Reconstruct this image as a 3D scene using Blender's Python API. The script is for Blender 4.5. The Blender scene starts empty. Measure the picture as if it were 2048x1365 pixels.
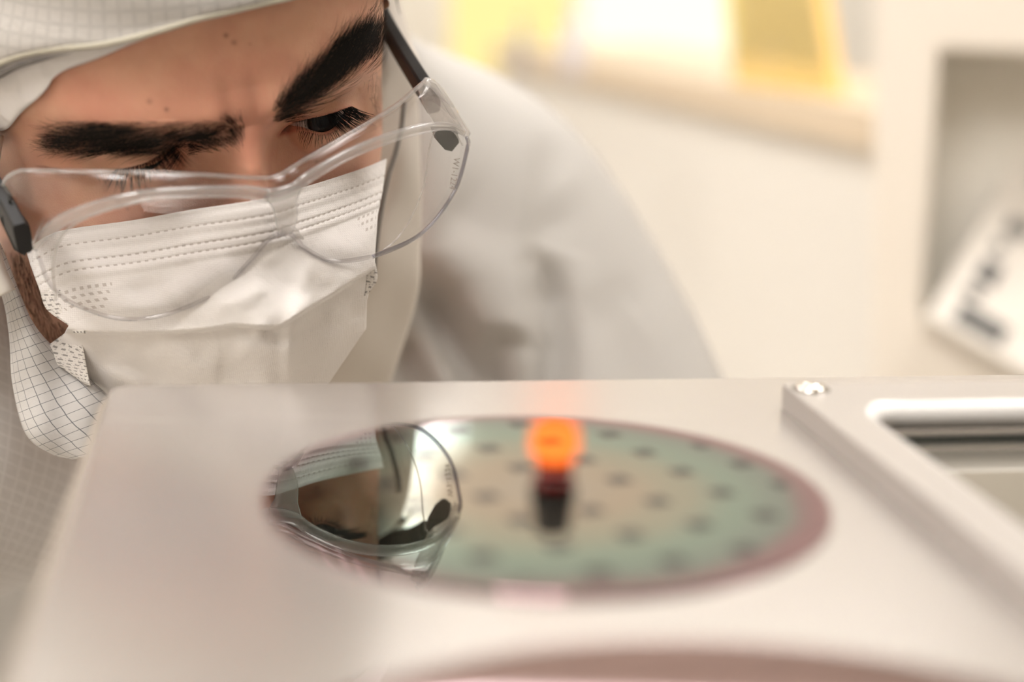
import bpy, bmesh, math, random
import numpy as np
from mathutils import Vector, Matrix
from mathutils.bvhtree import BVHTree

random.seed(7); rng = np.random.default_rng(7)
sc = bpy.context.scene
COL = sc.collection
PI = math.pi

# ------------------------------------------------------------------ camera
FPX, PITCH, ROLL, HCAM = 3219.8, math.radians(12.817), math.radians(1.626), 0.1351
BASE = 0.95                       # the plate top stands this high above the floor; z = 0 is the plate top
CF = np.array([0, math.cos(PITCH), -math.sin(PITCH)])
_r = np.array([1., 0, 0]); _u = np.cross(_r, CF)
CR = _r*math.cos(ROLL)+_u*math.sin(ROLL)
CU = -_r*math.sin(ROLL)+_u*math.cos(ROLL)
CO = np.array([0, 0, HCAM])
cd = bpy.data.cameras.new('camera'); cam = bpy.data.objects.new('camera', cd); COL.objects.link(cam)
M = Matrix.Identity(4)
for i in range(3):
    M[i][0] = CR[i]; M[i][1] = CU[i]; M[i][2] = -CF[i]; M[i][3] = CO[i]
cam.matrix_world = M
cd.sensor_width = 36.0; cd.lens = 36.0*FPX/2048
cd.clip_start = 0.01; cd.clip_end = 50
cd.dof.use_dof = True; cd.dof.focus_distance = 0.592; cd.dof.aperture_fstop = 3.0
cd.dof.aperture_blades = 7
sc.camera = cam
sc.view_settings.view_transform = 'Standard'; sc.view_settings.look = 'None'
sc.view_settings.gamma = 1; sc.view_settings.use_curve_mapping = False
sc.view_settings.exposure = 1.2
sc.cycles.max_bounces = 10; sc.cycles.transparent_max_bounces = 16
sc.cycles.diffuse_bounces = 4; sc.cycles.glossy_bounces = 5; sc.cycles.transmission_bounces = 8
sc.cycles.sample_clamp_indirect = 6; sc.cycles.caustics_refractive = False; sc.cycles.caustics_reflective = False

world = bpy.data.worlds.new('world'); sc.world = world; world.use_nodes = True
world.node_tree.nodes['Background'].inputs[0].default_value = (1, .93, .84, 1)
world.node_tree.nodes['Background'].inputs[1].default_value = 0.5

PANEL_E = 9.0      # ceiling panels
WARM = (1.0, .96, .915)

# ------------------------------------------------------------------ helpers
def proj(P):
    d = np.asarray(P)-CO; z = d@CF
    return np.stack([1024+FPX*(d@CR)/z, 682.5-FPX*(d@CU)/z, z], -1)
def ray(x, y):
    return CF+((np.asarray(x, float)-1024)/FPX)[..., None]*CR+((682.5-np.asarray(y, float))/FPX)[..., None]*CU
def at(x, y, z):                  # point at depth z along the view axis
    return CO+ray(x, y)*np.asarray(z, float)[..., None]
def plane(x, y, z0=0.0):          # point where a sight line meets the horizontal plane z0
    d = ray(x, y); return CO+d*((z0-CO[2])/d[..., 2])[..., None]
def mirrored(x, y, Y):            # point at world depth Y seen by way of the polished wafer
    d = ray(x, y); p = CO+d*(-CO[2]/d[2]); e = d*np.array([1, 1, -1]); return p+e*((Y-p[1])/e[1])

def setp(o, label=None, cat=None, group=None, kind=None):
    if label: o['label'] = label
    if cat: o['category'] = cat
    if group: o['group'] = group
    if kind: o['kind'] = kind
    return o
def empty(name, loc):
    o = bpy.data.objects.new(name, None); COL.objects.link(o); o.location = Vector(loc); o.empty_display_size = .02
    return o
def mesh(name, V, Fc, mat, parent=None, smooth=True, uv=None, attr=None):
    me = bpy.data.meshes.new(name)
    V = np.asarray(V, float).reshape(-1, 3)
    me.from_pydata(V.tolist(), [], Fc if isinstance(Fc, list) else Fc.tolist())
    me.update()
    if smooth: me.polygons.foreach_set('use_smooth', [True]*len(me.polygons))
    if uv is not None:
        l = me.uv_layers.new(name='UVMap'); idx = np.empty(len(me.loops), int); me.loops.foreach_get('vertex_index', idx)
        l.data.foreach_set('uv', np.asarray(uv).reshape(-1, 2)[idx].ravel())
    if attr:
        for k, a in attr.items():
            at_ = me.attributes.new(k, 'FLOAT', 'POINT'); at_.data.foreach_set('value', np.asarray(a, float).ravel())
    if mat: me.materials.append(mat)
    o = bpy.data.objects.new(name, me); COL.objects.link(o)
    if parent is not None:
        o.parent = parent; o.matrix_parent_inverse = Matrix.Translation(-Vector(parent.location)) if parent.type == 'EMPTY' else Matrix.Identity(4)
    return o
def gridfaces(ny, nx, wrap=False):
    a = np.arange(ny*nx).reshape(ny, nx)
    if wrap: a = np.concatenate([a, a[:, :1]], 1)
    return np.stack([a[:-1, :-1], a[:-1, 1:], a[1:, 1:], a[1:, :-1]], -1).reshape(-1, 4)
def grid(name, P, mat, parent=None, uv=None, wrap=False, solid=0, flip=False, attr=None, off=0):
    ny, nx = P.shape[:2]; f = gridfaces(ny, nx, wrap)
    if flip: f = f[:, ::-1]
    o = mesh(name, P, f, mat, parent, uv=uv, attr=attr)
    if solid:
        m = o.modifiers.new('thickness', 'SOLIDIFY'); m.thickness = solid; m.offset = off
    return o
def resample(pts, n, smooth=True):
    """curve through pts (k,d) sampled at n places (uniform in control index)"""
    p = np.asarray(pts, float); k = len(p); t = np.linspace(0, k-1, n)
    if not smooth or k < 3:
        return np.stack([np.interp(t, np.arange(k), p[:, j]) for j in range(p.shape[1])], -1)
    q = np.concatenate([[2*p[0]-p[1]], p, [2*p[-1]-p[-2]]]); i = np.minimum(t.astype(int), k-2); f = (t-i)[:, None]
    a, b, c, d = q[i], q[i+1], q[i+2], q[i+3]
    return .5*((2*b)+(-a+c)*f+(2*a-5*b+4*c-d)*f**2+(-a+3*b-3*c+d)*f**3)
def byarc(pts, n):
    p = resample(pts, 400); s = np.r_[0, np.cumsum(np.linalg.norm(np.diff(p, axis=0), axis=1))]
    t = np.linspace(0, s[-1], n); return np.stack([np.interp(t, s, p[:, j]) for j in range(p.shape[1])], -1)
def tube_data(C, R, n=10, flat=1.0, cap=True, upv=None):
    C = np.asarray(C, float); k = len(C); R = np.broadcast_to(np.asarray(R, float), (k,))
    T = np.gradient(C, axis=0); T /= np.linalg.norm(T, axis=1)[:, None]+1e-12
    a = np.array([0, 0, 1.]) if upv is None else np.asarray(upv, float)
    N = a-(T@a)[:, None]*T; N /= np.linalg.norm(N, axis=1)[:, None]+1e-12; B = np.cross(T, N)
    th = np.linspace(0, 2*PI, n, endpoint=False)
    P = C[:, None]+R[:, None, None]*(np.cos(th)[None, :, None]*N[:, None]+flat*np.sin(th)[None, :, None]*B[:, None])
    f = gridfaces(k, n, True).tolist(); V = P.reshape(-1, 3)
    if cap: f += [list(range(n))[::-1], list(range((k-1)*n, k*n))]
    return V, f
def tube(name, C, R, mat, parent=None, n=10, flat=1.0, upv=None):
    V, f = tube_data(C, R, n, flat, True, upv); return mesh(name, V, f, mat, parent)
def box_data(c, s, rotz=0, bev=0):
    c = np.array(c, float); s = np.array(s, float)/2
    V = np.array([[x, y, z] for x in (-1, 1) for y in (-1, 1) for z in (-1, 1)])*s
    ca, sa = math.cos(rotz), math.sin(rotz)
    V = V@np.array([[ca, sa, 0], [-sa, ca, 0], [0, 0, 1]])+c
    f = [[0, 1, 3, 2], [4, 6, 7, 5], [0, 4, 5, 1], [2, 3, 7, 6], [0, 2, 6, 4], [1, 5, 7, 3]]
    return V, f
def box(name, c, s, mat, parent=None, rotz=0, bev=0):
    V, f = box_data(c, s, rotz); o = mesh(name, V, f, mat, parent, smooth=False)
    if bev:
        m = o.modifiers.new('bevel', 'BEVEL'); m.width = bev; m.segments = 3
    return o
def prism(name, pts, z0, z1, mat, parent=None, bev=0, T=None):
    """polygon (x,y) list extruded between z0 and z1"""
    n = len(pts); V = [(x, y, z0) for x, y in pts]+[(x, y, z1) for x, y in pts]
    f = [list(range(n))[::-1], list(range(n, 2*n))]+[[i, (i+1) % n, n+(i+1) % n, n+i] for i in range(n)]
    V = np.array(V, float)
    if T is not None: V = T(V)
    o = mesh(name, V, f, mat, parent, smooth=False)
    if bev:
        m = o.modifiers.new('bevel', 'BEVEL'); m.width = bev; m.segments = 3; m.limit_method = 'ANGLE'; m.angle_limit = math.radians(40)
    return o
def lathe(name, prof, mat, loc, parent=None, n=32):
    prof = np.array(prof, float); th = np.linspace(0, 2*PI, n, endpoint=False)
    P = np.stack([prof[:, 0:1]*np.cos(th), prof[:, 0:1]*np.sin(th), np.repeat(prof[:, 1:2], n, 1)], -1)+np.array(loc)
    return grid(name, P, mat, parent, wrap=True)

# ------------------------------------------------------------------ materials
def nt(name):
    m = bpy.data.materials.new(name); m.use_nodes = True; return m, m.node_tree.nodes, m.node_tree.links
def pbr(name, col, rough=.5, metal=0, **kw):
    m, N, L = nt(name); b = N['Principled BSDF']
    b.inputs['Base Color'].default_value = (*col, 1); b.inputs['Roughness'].default_value = rough; b.inputs['Metallic'].default_value = metal
    for k, v in kw.items(): b.inputs[k.replace('_', ' ')].default_value = v
    return m
def mottled(name, c1, c2, scale, rough=.5, metal=0, stretch=(1, 1, 1), bump=0, bscale=200, bdist=.0005, **kw):
    m = pbr(name, c1, rough, metal, **kw); N, L = m.node_tree.nodes, m.node_tree.links; b = N['Principled BSDF']
    tc = N.new('ShaderNodeTexCoord'); mp = N.new('ShaderNodeMapping'); mp.inputs['Scale'].default_value = stretch
    L.new(tc.outputs['Object'], mp.inputs['Vector'])
    n = N.new('ShaderNodeTexNoise'); n.inputs['Scale'].default_value = scale; n.inputs['Detail'].default_value = 4
    L.new(mp.outputs['Vector'], n.inputs['Vector'])
    mx = N.new('ShaderNodeMix'); mx.data_type = 'RGBA'; mx.inputs[6].default_value = (*c1, 1); mx.inputs[7].default_value = (*c2, 1)
    L.new(n.outputs['Fac'], mx.inputs[0]); L.new(mx.outputs[2], b.inputs['Base Color'])
    if bump:
        n2 = N.new('ShaderNodeTexNoise'); n2.inputs['Scale'].default_value = bscale; L.new(mp.outputs['Vector'], n2.inputs['Vector'])
        bp = N.new('ShaderNodeBump'); bp.inputs['Strength'].default_value = bump; bp.inputs['Distance'].default_value = bdist
        L.new(n2.outputs['Fac'], bp.inputs['Height']); L.new(bp.outputs['Normal'], b.inputs['Normal'])
    return m
def emit(name, col, st):
    m, N, L = nt(name); N.remove(N['Principled BSDF']); e = N.new('ShaderNodeEmission')
    e.inputs[0].default_value = (*col, 1); e.inputs[1].default_value = st; L.new(e.outputs[0], N['Material Output'].inputs[0]); return m
def mathn(N, L, op, a, b=None, c=None):
    n = N.new('ShaderNodeMath'); n.operation = op
    for i, v in enumerate((a, b, c)):
        if v is None: continue
        if isinstance(v, (int, float)): n.inputs[i].default_value = v
        else: L.new(v, n.inputs[i])
    return n.outputs[0]

def m_skin():
    m, N, L = nt('skin'); b = N['Principled BSDF']
    a = N.new('ShaderNodeAttribute'); a.attribute_name = 'red'; a2 = N.new('ShaderNodeAttribute'); a2.attribute_name = 'dark'
    tc = N.new('ShaderNodeTexCoord')
    n = N.new('ShaderNodeTexNoise'); n.inputs['Scale'].default_value = 55; n.inputs['Detail'].default_value = 5; L.new(tc.outputs['Object'], n.inputs['Vector'])
    mx = N.new('ShaderNodeMix'); mx.data_type = 'RGBA'; mx.inputs[6].default_value = (.71, .39, .26, 1); mx.inputs[7].default_value = (.61, .30, .20, 1)
    cr = N.new('ShaderNodeMapRange'); cr.inputs[1].default_value = .35; cr.inputs[2].default_value = .65; L.new(n.outputs['Fac'], cr.inputs[0])
    L.new(cr.outputs[0], mx.inputs[0])
    m2 = N.new('ShaderNodeMix'); m2.data_type = 'RGBA'; m2.inputs[7].default_value = (.56, .22, .155, 1); L.new(mx.outputs[2], m2.inputs[6]); L.new(a.outputs['Fac'], m2.inputs[0])
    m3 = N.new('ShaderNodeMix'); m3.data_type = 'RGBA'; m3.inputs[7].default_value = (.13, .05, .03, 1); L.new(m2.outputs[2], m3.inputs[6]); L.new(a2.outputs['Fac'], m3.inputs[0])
    L.new(m3.outputs[2], b.inputs['Base Color'])
    b.inputs['Roughness'].default_value = .46; b.inputs['Specular IOR Level'].default_value = .35
    b.inputs['Subsurface Weight'].default_value = .25; b.inputs['Subsurface Radius'].default_value = (.006, .002, .001); b.inputs['Subsurface Scale'].default_value = .6
    v = N.new('ShaderNodeTexVoronoi'); v.inputs['Scale'].default_value = 1400; L.new(tc.outputs['Object'], v.inputs['Vector'])
    n3 = N.new('ShaderNodeTexNoise'); n3.inputs['Scale'].default_value = 300; L.new(tc.outputs['Object'], n3.inputs['Vector'])
    s = mathn(N, L, 'ADD', v.outputs['Distance'], n3.outputs['Fac'])
    bp = N.new('ShaderNodeBump'); bp.inputs['Strength'].default_value = .25; bp.inputs['Distance'].default_value = .0003; L.new(s, bp.inputs['Height']); L.new(bp.outputs['Normal'], b.inputs['Normal'])
    return m
def m_gridcloth(name, base, line, pitch, width, soft=False, dash=False):
    """woven polyester with a conductive thread grid; UV is in millimetres"""
    m, N, L = nt(name); b = N['Principled BSDF']; uv = N.new('ShaderNodeUVMap'); sp = N.new('ShaderNodeSeparateXYZ')
    n = N.new('ShaderNodeTexNoise'); n.inputs['Scale'].default_value = .12; L.new(uv.outputs[0], n.inputs['Vector'])
    va = N.new('ShaderNodeVectorMath'); va.operation = 'SCALE'; va.inputs['Scale'].default_value = .8; L.new(n.outputs['Color'], va.inputs[0])
    vb = N.new('ShaderNodeVectorMath'); vb.operation = 'ADD'; L.new(uv.outputs[0], vb.inputs[0]); L.new(va.outputs[0], vb.inputs[1]); L.new(vb.outputs[0], sp.inputs[0])
    outs = []
    for ax in (0, 1):
        f = mathn(N, L, 'FRACT', mathn(N, L, 'DIVIDE', sp.outputs[ax], pitch))
        d = mathn(N, L, 'ABSOLUTE', mathn(N, L, 'SUBTRACT', f, .5))
        outs.append(mathn(N, L, 'LESS_THAN', d, width/pitch/2))
    fac = mathn(N, L, 'MAXIMUM', outs[0], outs[1])
    mx = N.new('ShaderNodeMix'); mx.data_type = 'RGBA'; mx.inputs[6].default_value = (*base, 1); mx.inputs[7].default_value = (*line, 1)
    L.new(fac, mx.inputs[0]); L.new(mx.outputs[2], b.inputs['Base Color']); b.inputs['Roughness'].default_value = .75
    b.inputs['Sheen Weight'].default_value = .2
    n2 = N.new('ShaderNodeTexNoise'); n2.inputs['Scale'].default_value = .35; n2.inputs['Detail'].default_value = 5; L.new(uv.outputs[0], n2.inputs['Vector'])
    bp = N.new('ShaderNodeBump'); bp.inputs['Strength'].default_value = .5; bp.inputs['Distance'].default_value = .0008
    L.new(n2.outputs['Fac'], bp.inputs['Height']); L.new(bp.outputs['Normal'], b.inputs['Normal'])
    return m
def m_maskcloth():
    """UV: x = millimetres across, y = position down the mask (pixels from the top edge / 350)"""
    m, N, L = nt('mask_fabric'); b = N['Principled BSDF']; uv = N.new('ShaderNodeUVMap'); sp = N.new('ShaderNodeSeparateXYZ'); L.new(uv.outputs[0], sp.inputs[0])
    fac = None
    for v0, w, p, lo, hi in [(.080, .0055, 2.6, 1, 131), (.172, .007, 2.6, 1, 131), (.215, .006, 2.6, 1, 131), (.285, .006, 2.6, 1, 24), (.318, .009, 3.0, 2, 22), (.360, .009, 3.0, 4, 20), (.40, .009, 3.0, 9, 18), (.27, .007, 2.4, 119, 130), (.305, .007, 2.4, 121, 130), (.34, .007, 2.4, 124, 130)]:
        a = mathn(N, L, 'LESS_THAN', mathn(N, L, 'ABSOLUTE', mathn(N, L, 'SUBTRACT', sp.outputs[1], v0)), w)
        c = mathn(N, L, 'LESS_THAN', mathn(N, L, 'FRACT', mathn(N, L, 'DIVIDE', sp.outputs[0], p)), .48)
        d = mathn(N, L, 'MULTIPLY', mathn(N, L, 'GREATER_THAN', sp.outputs[0], lo), mathn(N, L, 'LESS_THAN', sp.outputs[0], hi))
        e = mathn(N, L, 'MULTIPLY', mathn(N, L, 'MULTIPLY', a, c), d)
        fac = e if fac is None else mathn(N, L, 'MAXIMUM', fac, e)
    mx = N.new('ShaderNodeMix'); mx.data_type = 'RGBA'; mx.inputs[6].default_value = (.84, .80, .775, 1); mx.inputs[7].default_value = (.36, .29, .25, 1)
    L.new(mathn(N, L, 'MULTIPLY', fac, .6), mx.inputs[0]); L.new(mx.outputs[2], b.inputs['Base Color']); b.inputs['Roughness'].default_value = .7
    b.inputs['Sheen Weight'].default_value = .15; b.inputs['Subsurface Weight'].default_value = 0
    tc = N.new('ShaderNodeTexCoord'); v = N.new('ShaderNodeTexVoronoi'); v.inputs['Scale'].default_value = 1300; v.inputs['Randomness'].default_value = .15; L.new(tc.outputs['Object'], v.inputs['Vector'])
    n2 = N.new('ShaderNodeTexNoise'); n2.inputs['Scale'].default_value = 45; n2.inputs['Detail'].default_value = 5; L.new(tc.outputs['Object'], n2.inputs['Vector'])
    bp = N.new('ShaderNodeBump'); bp.inputs['Strength'].default_value = .45; bp.inputs['Distance'].default_value = .0003; L.new(v.outputs['Distance'], bp.inputs['Height'])
    bp2 = N.new('ShaderNodeBump'); bp2.inputs['Strength'].default_value = .5; bp2.inputs['Distance'].default_value = .005; L.new(n2.outputs['Fac'], bp2.inputs['Height']); L.new(bp.outputs['Normal'], bp2.inputs['Normal'])
    L.new(bp2.outputs['Normal'], b.inputs['Normal'])
    return m
def m_clear(name, tint, ior=1.45, extra=0.0, rough=0.0):
    """thin clear polycarbonate: transmitted light goes straight on, the rest is mirrored"""
    m, N, L = nt(name); N.remove(N['Principled BSDF'])
    t = N.new('ShaderNodeBsdfTransparent'); t.inputs[0].default_value = (*tint, 1)
    g = N.new('ShaderNodeBsdfGlossy'); g.inputs['Roughness'].default_value = rough
    lw = N.new('ShaderNodeLayerWeight'); f0 = ((ior-1)/(ior+1))**2      # Schlick reflectance, the same on both faces
    fr_ = mathn(N, L, 'ADD', mathn(N, L, 'MULTIPLY', mathn(N, L, 'POWER', lw.outputs['Facing'], 5.0), 1-f0), f0+extra)
    mx = N.new('ShaderNodeMixShader'); L.new(fr_, mx.inputs[0])
    L.new(t.outputs[0], mx.inputs[1]); L.new(g.outputs[0], mx.inputs[2]); L.new(mx.outputs[0], N['Material Output'].inputs[0])
    return m

SKIN = m_skin()
HAIR = pbr('dark_hair', (.014, .009, .006), .65, 0, Specular_IOR_Level=.2)
LASH = pbr('lash_hair', (.004, .003, .003), .7, 0, Specular_IOR_Level=.1)
HOODC = m_gridcloth('hood_cloth', (.53, .50, .47), (.46, .435, .41), 4.6, 1.1)
COLLARC = m_gridcloth('collar_cloth', (.55, .53, .515), (.16, .16, .17), 3.7, .22)
SUITC = mottled('suit_cloth', (.45, .43, .405), (.49, .47, .445), 6, .8, bump=.3, bscale=60)
CAPC = mottled('cap_fabric', (.78, .74, .72), (.70, .66, .64), 60, .85, bump=1.0, bscale=70, bdist=.004)
MASKC = m_maskcloth()
CLEAR = m_clear('clear_polycarbonate', (.975, .972, .97), 1.5, .0)
SHIELD = m_clear('clear_brow_shield', (.965, .955, .955), 1.5, .02)
RIBM = m_clear('clear_rib_painted_sheen', (.96, .955, .95), 1.5, .10, .08)
_N, _L = RIBM.node_tree.nodes, RIBM.node_tree.links; _o = _N['Material Output'].inputs[0].links[0].from_socket
_d = _N.new('ShaderNodeBsdfTranslucent'); _d.inputs[0].default_value = (.95, .93, .92, 1); _d2 = _N.new('ShaderNodeBsdfDiffuse'); _d2.inputs[0].default_value = (.95, .93, .92, 1)
_a = _N.new('ShaderNodeMixShader'); _L.new(_d.outputs[0], _a.inputs[1]); _L.new(_d2.outputs[0], _a.inputs[2])
_m = _N.new('ShaderNodeMixShader'); _m.inputs[0].default_value = .24; _L.new(_o, _m.inputs[1]); _L.new(_a.outputs[0], _m.inputs[2]); _L.new(_m.outputs[0], _N['Material Output'].inputs[0])  # white diffuse share stands in for bright ceiling sheen on clear plastic
EDGEL = m_clear('pale_lens_edge', (.90, .89, .90), 1.5, .10, .05)
EDGEM = m_clear('clear_lens_edge', (.62, .62, .68), 1.5, .12, .05)
BLACKP = mottled('black_plastic', (.010, .010, .011), (.014, .013, .014), 80, .5, Specular_IOR_Level=.3)
GREYP = pbr('dark_hinge', (.012, .012, .011), .6)
ALU = None

# ------------------------------------------------------------------ room and its lamps
WALLM = mottled('cream_wall_paint', (.74, .70, .64), (.71, .67, .61), 3, .6)
CEILM = mottled('white_ceiling_board', (.78, .75, .70), (.75, .72, .67), 5, .7)
FLOORM = mottled('light_floor_vinyl', (.62, .58, .52), (.55, .52, .47), 9, .35)
X0, X1, Y0, Y1, ZC = -2.4, 2.4, -2.6, 3.9, 1.62
def slab(name, lo, hi, m):
    o = box(name, (np.array(lo)+np.array(hi))/2, np.array(hi)-np.array(lo), m); o['kind'] = 'structure'; return o
slab('floor', (X0, Y0, -BASE-.1), (X1, Y1, -BASE), FLOORM)
slab('ceiling', (X0, Y0, ZC), (X1, Y1, ZC+.1), CEILM)
slab('wall_back', (X0, Y1, -BASE), (X1, Y1+.1, ZC), WALLM)
slab('wall_front', (X0, Y0-.1, -BASE), (X1, Y0, ZC), WALLM)
slab('wall_left', (X0-.1, Y0, -BASE), (X0, Y1, ZC), WALLM)
slab('wall_right', (X1, Y0, -BASE), (X1+.1, Y1, ZC), WALLM)
PANELM = emit('lamp_diffuser', WARM, PANEL_E); LFR = pbr('lamp_frame', (.8, .78, .74), .4)
PANELW = emit('added_wall_wash', WARM, 1.7)
def ceiling_light(x, y, sx, sy, label, pm=None):
    e = empty('ceiling_light', (x, y, ZC)); setp(e, label, 'ceiling light', 'ceiling lights')
    box('diffuser', (x, y, ZC-.012), (sx-.04, sy-.04, .016), pm or PANELM, e)
    for dx, dy, a, b in ((0, sy/2-.01, sx, .02), (0, -sy/2+.01, sx, .02), (sx/2-.01, 0, .02, sy-.04), (-sx/2+.01, 0, .02, sy-.04)):
        box('frame', (x+dx, y+dy, ZC-.014), (a, b, .028), LFR, e)
ceiling_light(-1.1, -.9, .5, 1.3, 'white panel ceiling light behind the camera on the left', emit('soft_diffuser', WARM, 8.5))
ceiling_light(-.1, -.1, .6, 1.2, 'white panel ceiling light straight above the machine top', emit('overhead_diffuser', WARM, 5.5))
ceiling_light(-1.0, 1.5, .5, 1.3, 'white panel ceiling light above the person on the left')
ceiling_light(-.2, 3.45, 2.6, .5, 'long added ceiling panel brightening the back wall', PANELW)  # added to brighten the wall that the wafer mirrors
for _x, _w in ((-1.62, 'nearest the panel lights'), (-1.90, 'between the two other tube lights'), (-2.16, 'nearest the left wall')):
    ceiling_light(_x, .9, .07, 1.5, 'thin tube ceiling light at the left, '+_w)
ceiling_light(1.1, 1.6, .5, 1.3, 'white panel ceiling light above the white cabinet')

# ------------------------------------------------------------------ machine top with the wafers
YAW = math.radians(9.394)
PA = np.array([math.cos(YAW), math.sin(YAW), 0]); PB = np.array([-math.sin(YAW), math.cos(YAW), 0])
P00 = plane(222., 771.5)
def LW(lx, ly, z=0.0): return P00+PA*lx+PB*ly+np.array([0, 0, z])
def toL(x, y, z0=0.0):
    d = plane(float(x), float(y), z0)-P00; return float(d@PA), float(d@PB)
def LT(V):
    V = np.asarray(V); return P00+V[:, 0:1]*PA+V[:, 1:2]*PB+V[:, 2:3]*np.array([0, 0, 1.])
def m_alu(name, c1, c2, rough):
    m, N, L = nt(name); b = N['Principled BSDF']; tc = N.new('ShaderNodeTexCoord'); mp = N.new('ShaderNodeMapping')
    mp.inputs['Rotation'].default_value = (0, 0, -YAW); mp.inputs['Scale'].default_value = (6, 900, 6); L.new(tc.outputs['Object'], mp.inputs['Vector'])
    n = N.new('ShaderNodeTexNoise'); n.inputs['Scale'].default_value = 1.0; n.inputs['Detail'].default_value = 4; L.new(mp.outputs[0], n.inputs['Vector'])
    n2 = N.new('ShaderNodeTexNoise'); n2.inputs['Scale'].default_value = 14; n2.inputs['Detail'].default_value = 3; L.new(tc.outputs['Object'], n2.inputs['Vector'])
    mx = N.new('ShaderNodeMix'); mx.data_type = 'RGBA'; mx.inputs[6].default_value = (*c1, 1); mx.inputs[7].default_value = (*c2, 1)
    L.new(mathn(N, L, 'MULTIPLY', n2.outputs['Fac'], 1.0), mx.inputs[0]); L.new(mx.outputs[2], b.inputs['Base Color'])
    b.inputs['Metallic'].default_value = .8
    r = mathn(N, L, 'ADD', mathn(N, L, 'MULTIPLY', n.outputs['Fac'], .12), rough-.06); L.new(r, b.inputs['Roughness'])
    bp = N.new('ShaderNodeBump'); bp.inputs['Strength'].default_value = .12; bp.inputs['Distance'].default_value = .0002; L.new(n.outputs['Fac'], bp.inputs['Height']); L.new(bp.outputs['Normal'], b.inputs['Normal'])
    return m
ALU = m_alu('brushed_aluminium', (.64, .605, .575), (.60, .565, .54), .25)
ALU2 = m_alu('brushed_aluminium_frame', (.60, .565, .54), (.56, .53, .505), .34)
BRIGHT = pbr('machined_chamfer', (.60, .58, .56), .6, .0)
tbl = empty('machine_table', tuple(LW(.3, -.4, -BASE)))
setp(tbl, 'brushed aluminium machine top that carries the round wafers', 'table')
def rrect(x0, y0, x1, y1, r, n=8):
    out = []
    for cx, cy, a0 in ((x1-r, y1-r, 0), (x0+r, y1-r, PI/2), (x0+r, y0+r, PI), (x1-r, y0+r, 1.5*PI)):
        for k in range(n+1):
            a = a0+PI/2*k/n; out.append((cx+r*math.cos(a), cy+r*math.sin(a)))
    return out
WX0, WXB = toL(1885, 918, .008)[0], toL(1950, 807, .008)[1]        # window opening: left edge, back edge
FX0, FYB = toL(1564, 768, .008)
PW = .62
FX1, FY0 = PW-.01, FYB-.42
mesh('edge_chamfer', LT(np.array([(0, -1., -.0006), (0, -.0066, -.0006), (-.0032, -.009, -.005), (-.0032, -1., -.005), (0, -1., -.011), (0, -.0066, -.011)])), [[0, 1, 2, 3], [3, 2, 5, 4], [1, 5, 2], [0, 3, 4], [0, 4, 5, 1]], pbr('tan_edge_aluminium', (.42, .36, .305), .5, .3), tbl, smooth=False)  # tan strip along the left edge of the plate
prism('cabinet_body', rrect(.03, -.96, PW-.03, -.03, .02), -BASE, -.012, pbr('cabinet_paint', (.55, .50, .45), .5), tbl, T=LT)

# raised frame with its sunk window
fr = empty('window_frame', tuple(LW(FX0+.1, FYB-.1, 0)))
setp(fr, 'raised metal frame around a sunk glass window, at the right of the machine top', 'frame')
def ring(name, x0, y0, x1, y1, r, X0_, Y0_, X1_, Y1_, R, z0, z1, mat, parent, bev=0):
    i = rrect(x0, y0, x1, y1, r); o = rrect(X0_, Y0_, X1_, Y1_, R); n = len(i)
    V = [(x, y, z0) for x, y in o]+[(x, y, z1) for x, y in o]+[(x, y, z1) for x, y in i]+[(x, y, z0) for x, y in i]
    f = []
    for k in range(n):
        j = (k+1) % n
        for a in range(4):
            b = (a+1) % 4; f.append([a*n+k, a*n+j, b*n+j, b*n+k])
    ob = mesh(name, LT(np.array(V)), f, mat, parent, smooth=False)
    if bev:
        m = ob.modifiers.new('bevel', 'BEVEL'); m.width = bev; m.segments = 2; m.limit_method = 'ANGLE'; m.angle_limit = math.radians(50)
    return ob
ring('top_plate', WX0, FY0+.054, FX1-.054, WXB, .012, 0, -1.0, PW, 0, .0065, -.012, 0, ALU, tbl, bev=.0012)
ring('frame_plate', WX0-.004, FY0+.05, FX1-.05, WXB+.004, .016, FX0, FY0, FX1, FYB, .001, 0.0001, .008, ALU2, fr, bev=.0005)
# bright chamfer sloping down into the window
i1 = rrect(WX0-.004, FY0+.05, FX1-.05, WXB+.004, .016); i2 = rrect(WX0, FY0+.054, FX1-.054, WXB, .012); n_ = len(i1)
mesh('chamfer', LT(np.array([(x, y, .0079) for x, y in i1]+[(x, y, .0055) for x, y in i2]+[(x, y, .0004) for x, y in i2]+[(x, y, .0004) for x, y in i1])),
     [[a*n_+k, a*n_+(k+1) % n_, ((a+1) % 4)*n_+(k+1) % n_, ((a+1) % 4)*n_+k] for k in range(n_) for a in range(4)], BRIGHT, fr)
GLS = pbr('green_edged_glass', (.40, .37, .32), .03, .75, Specular_IOR_Level=.6)
prism('glass_pane', rrect(WX0+.0005, FY0+.0545, FX1-.0545, WXB-.0005, .0115), -.0060, -.0040, GLS, fr, T=LT)
prism('dark_seal', rrect(WX0+.004, WXB-.0018, FX1-.0547, WXB-.0003, .0004), -.0040, -.0026, pbr('dark_green_seal', (.006, .012, .010), .3), fr, T=LT)
sx, sy = toL(1622, 779, .008)
sc_e = empty('screw', tuple(LW(sx, sy, .008)))
setp(sc_e, 'shiny socket screw in the back left corner of the raised frame', 'screw')
lathe('screw_head', [(0, .0002), (.0022, .0002), (.0024, .0012), (.0046, .0012), (.0050, .0006), (.0052, .0001)], pbr('polished_steel', (.75, .70, .64), .15, 1), tuple(LW(sx, sy, .008)), sc_e)
lathe('countersink', [(.0052, .0001), (.0058, .0004), (.0062, .0001)], pbr('countersink_shadow_steel', (.22, .2, .18), .3, 1), tuple(LW(sx, sy, .008)), sc_e)

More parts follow.
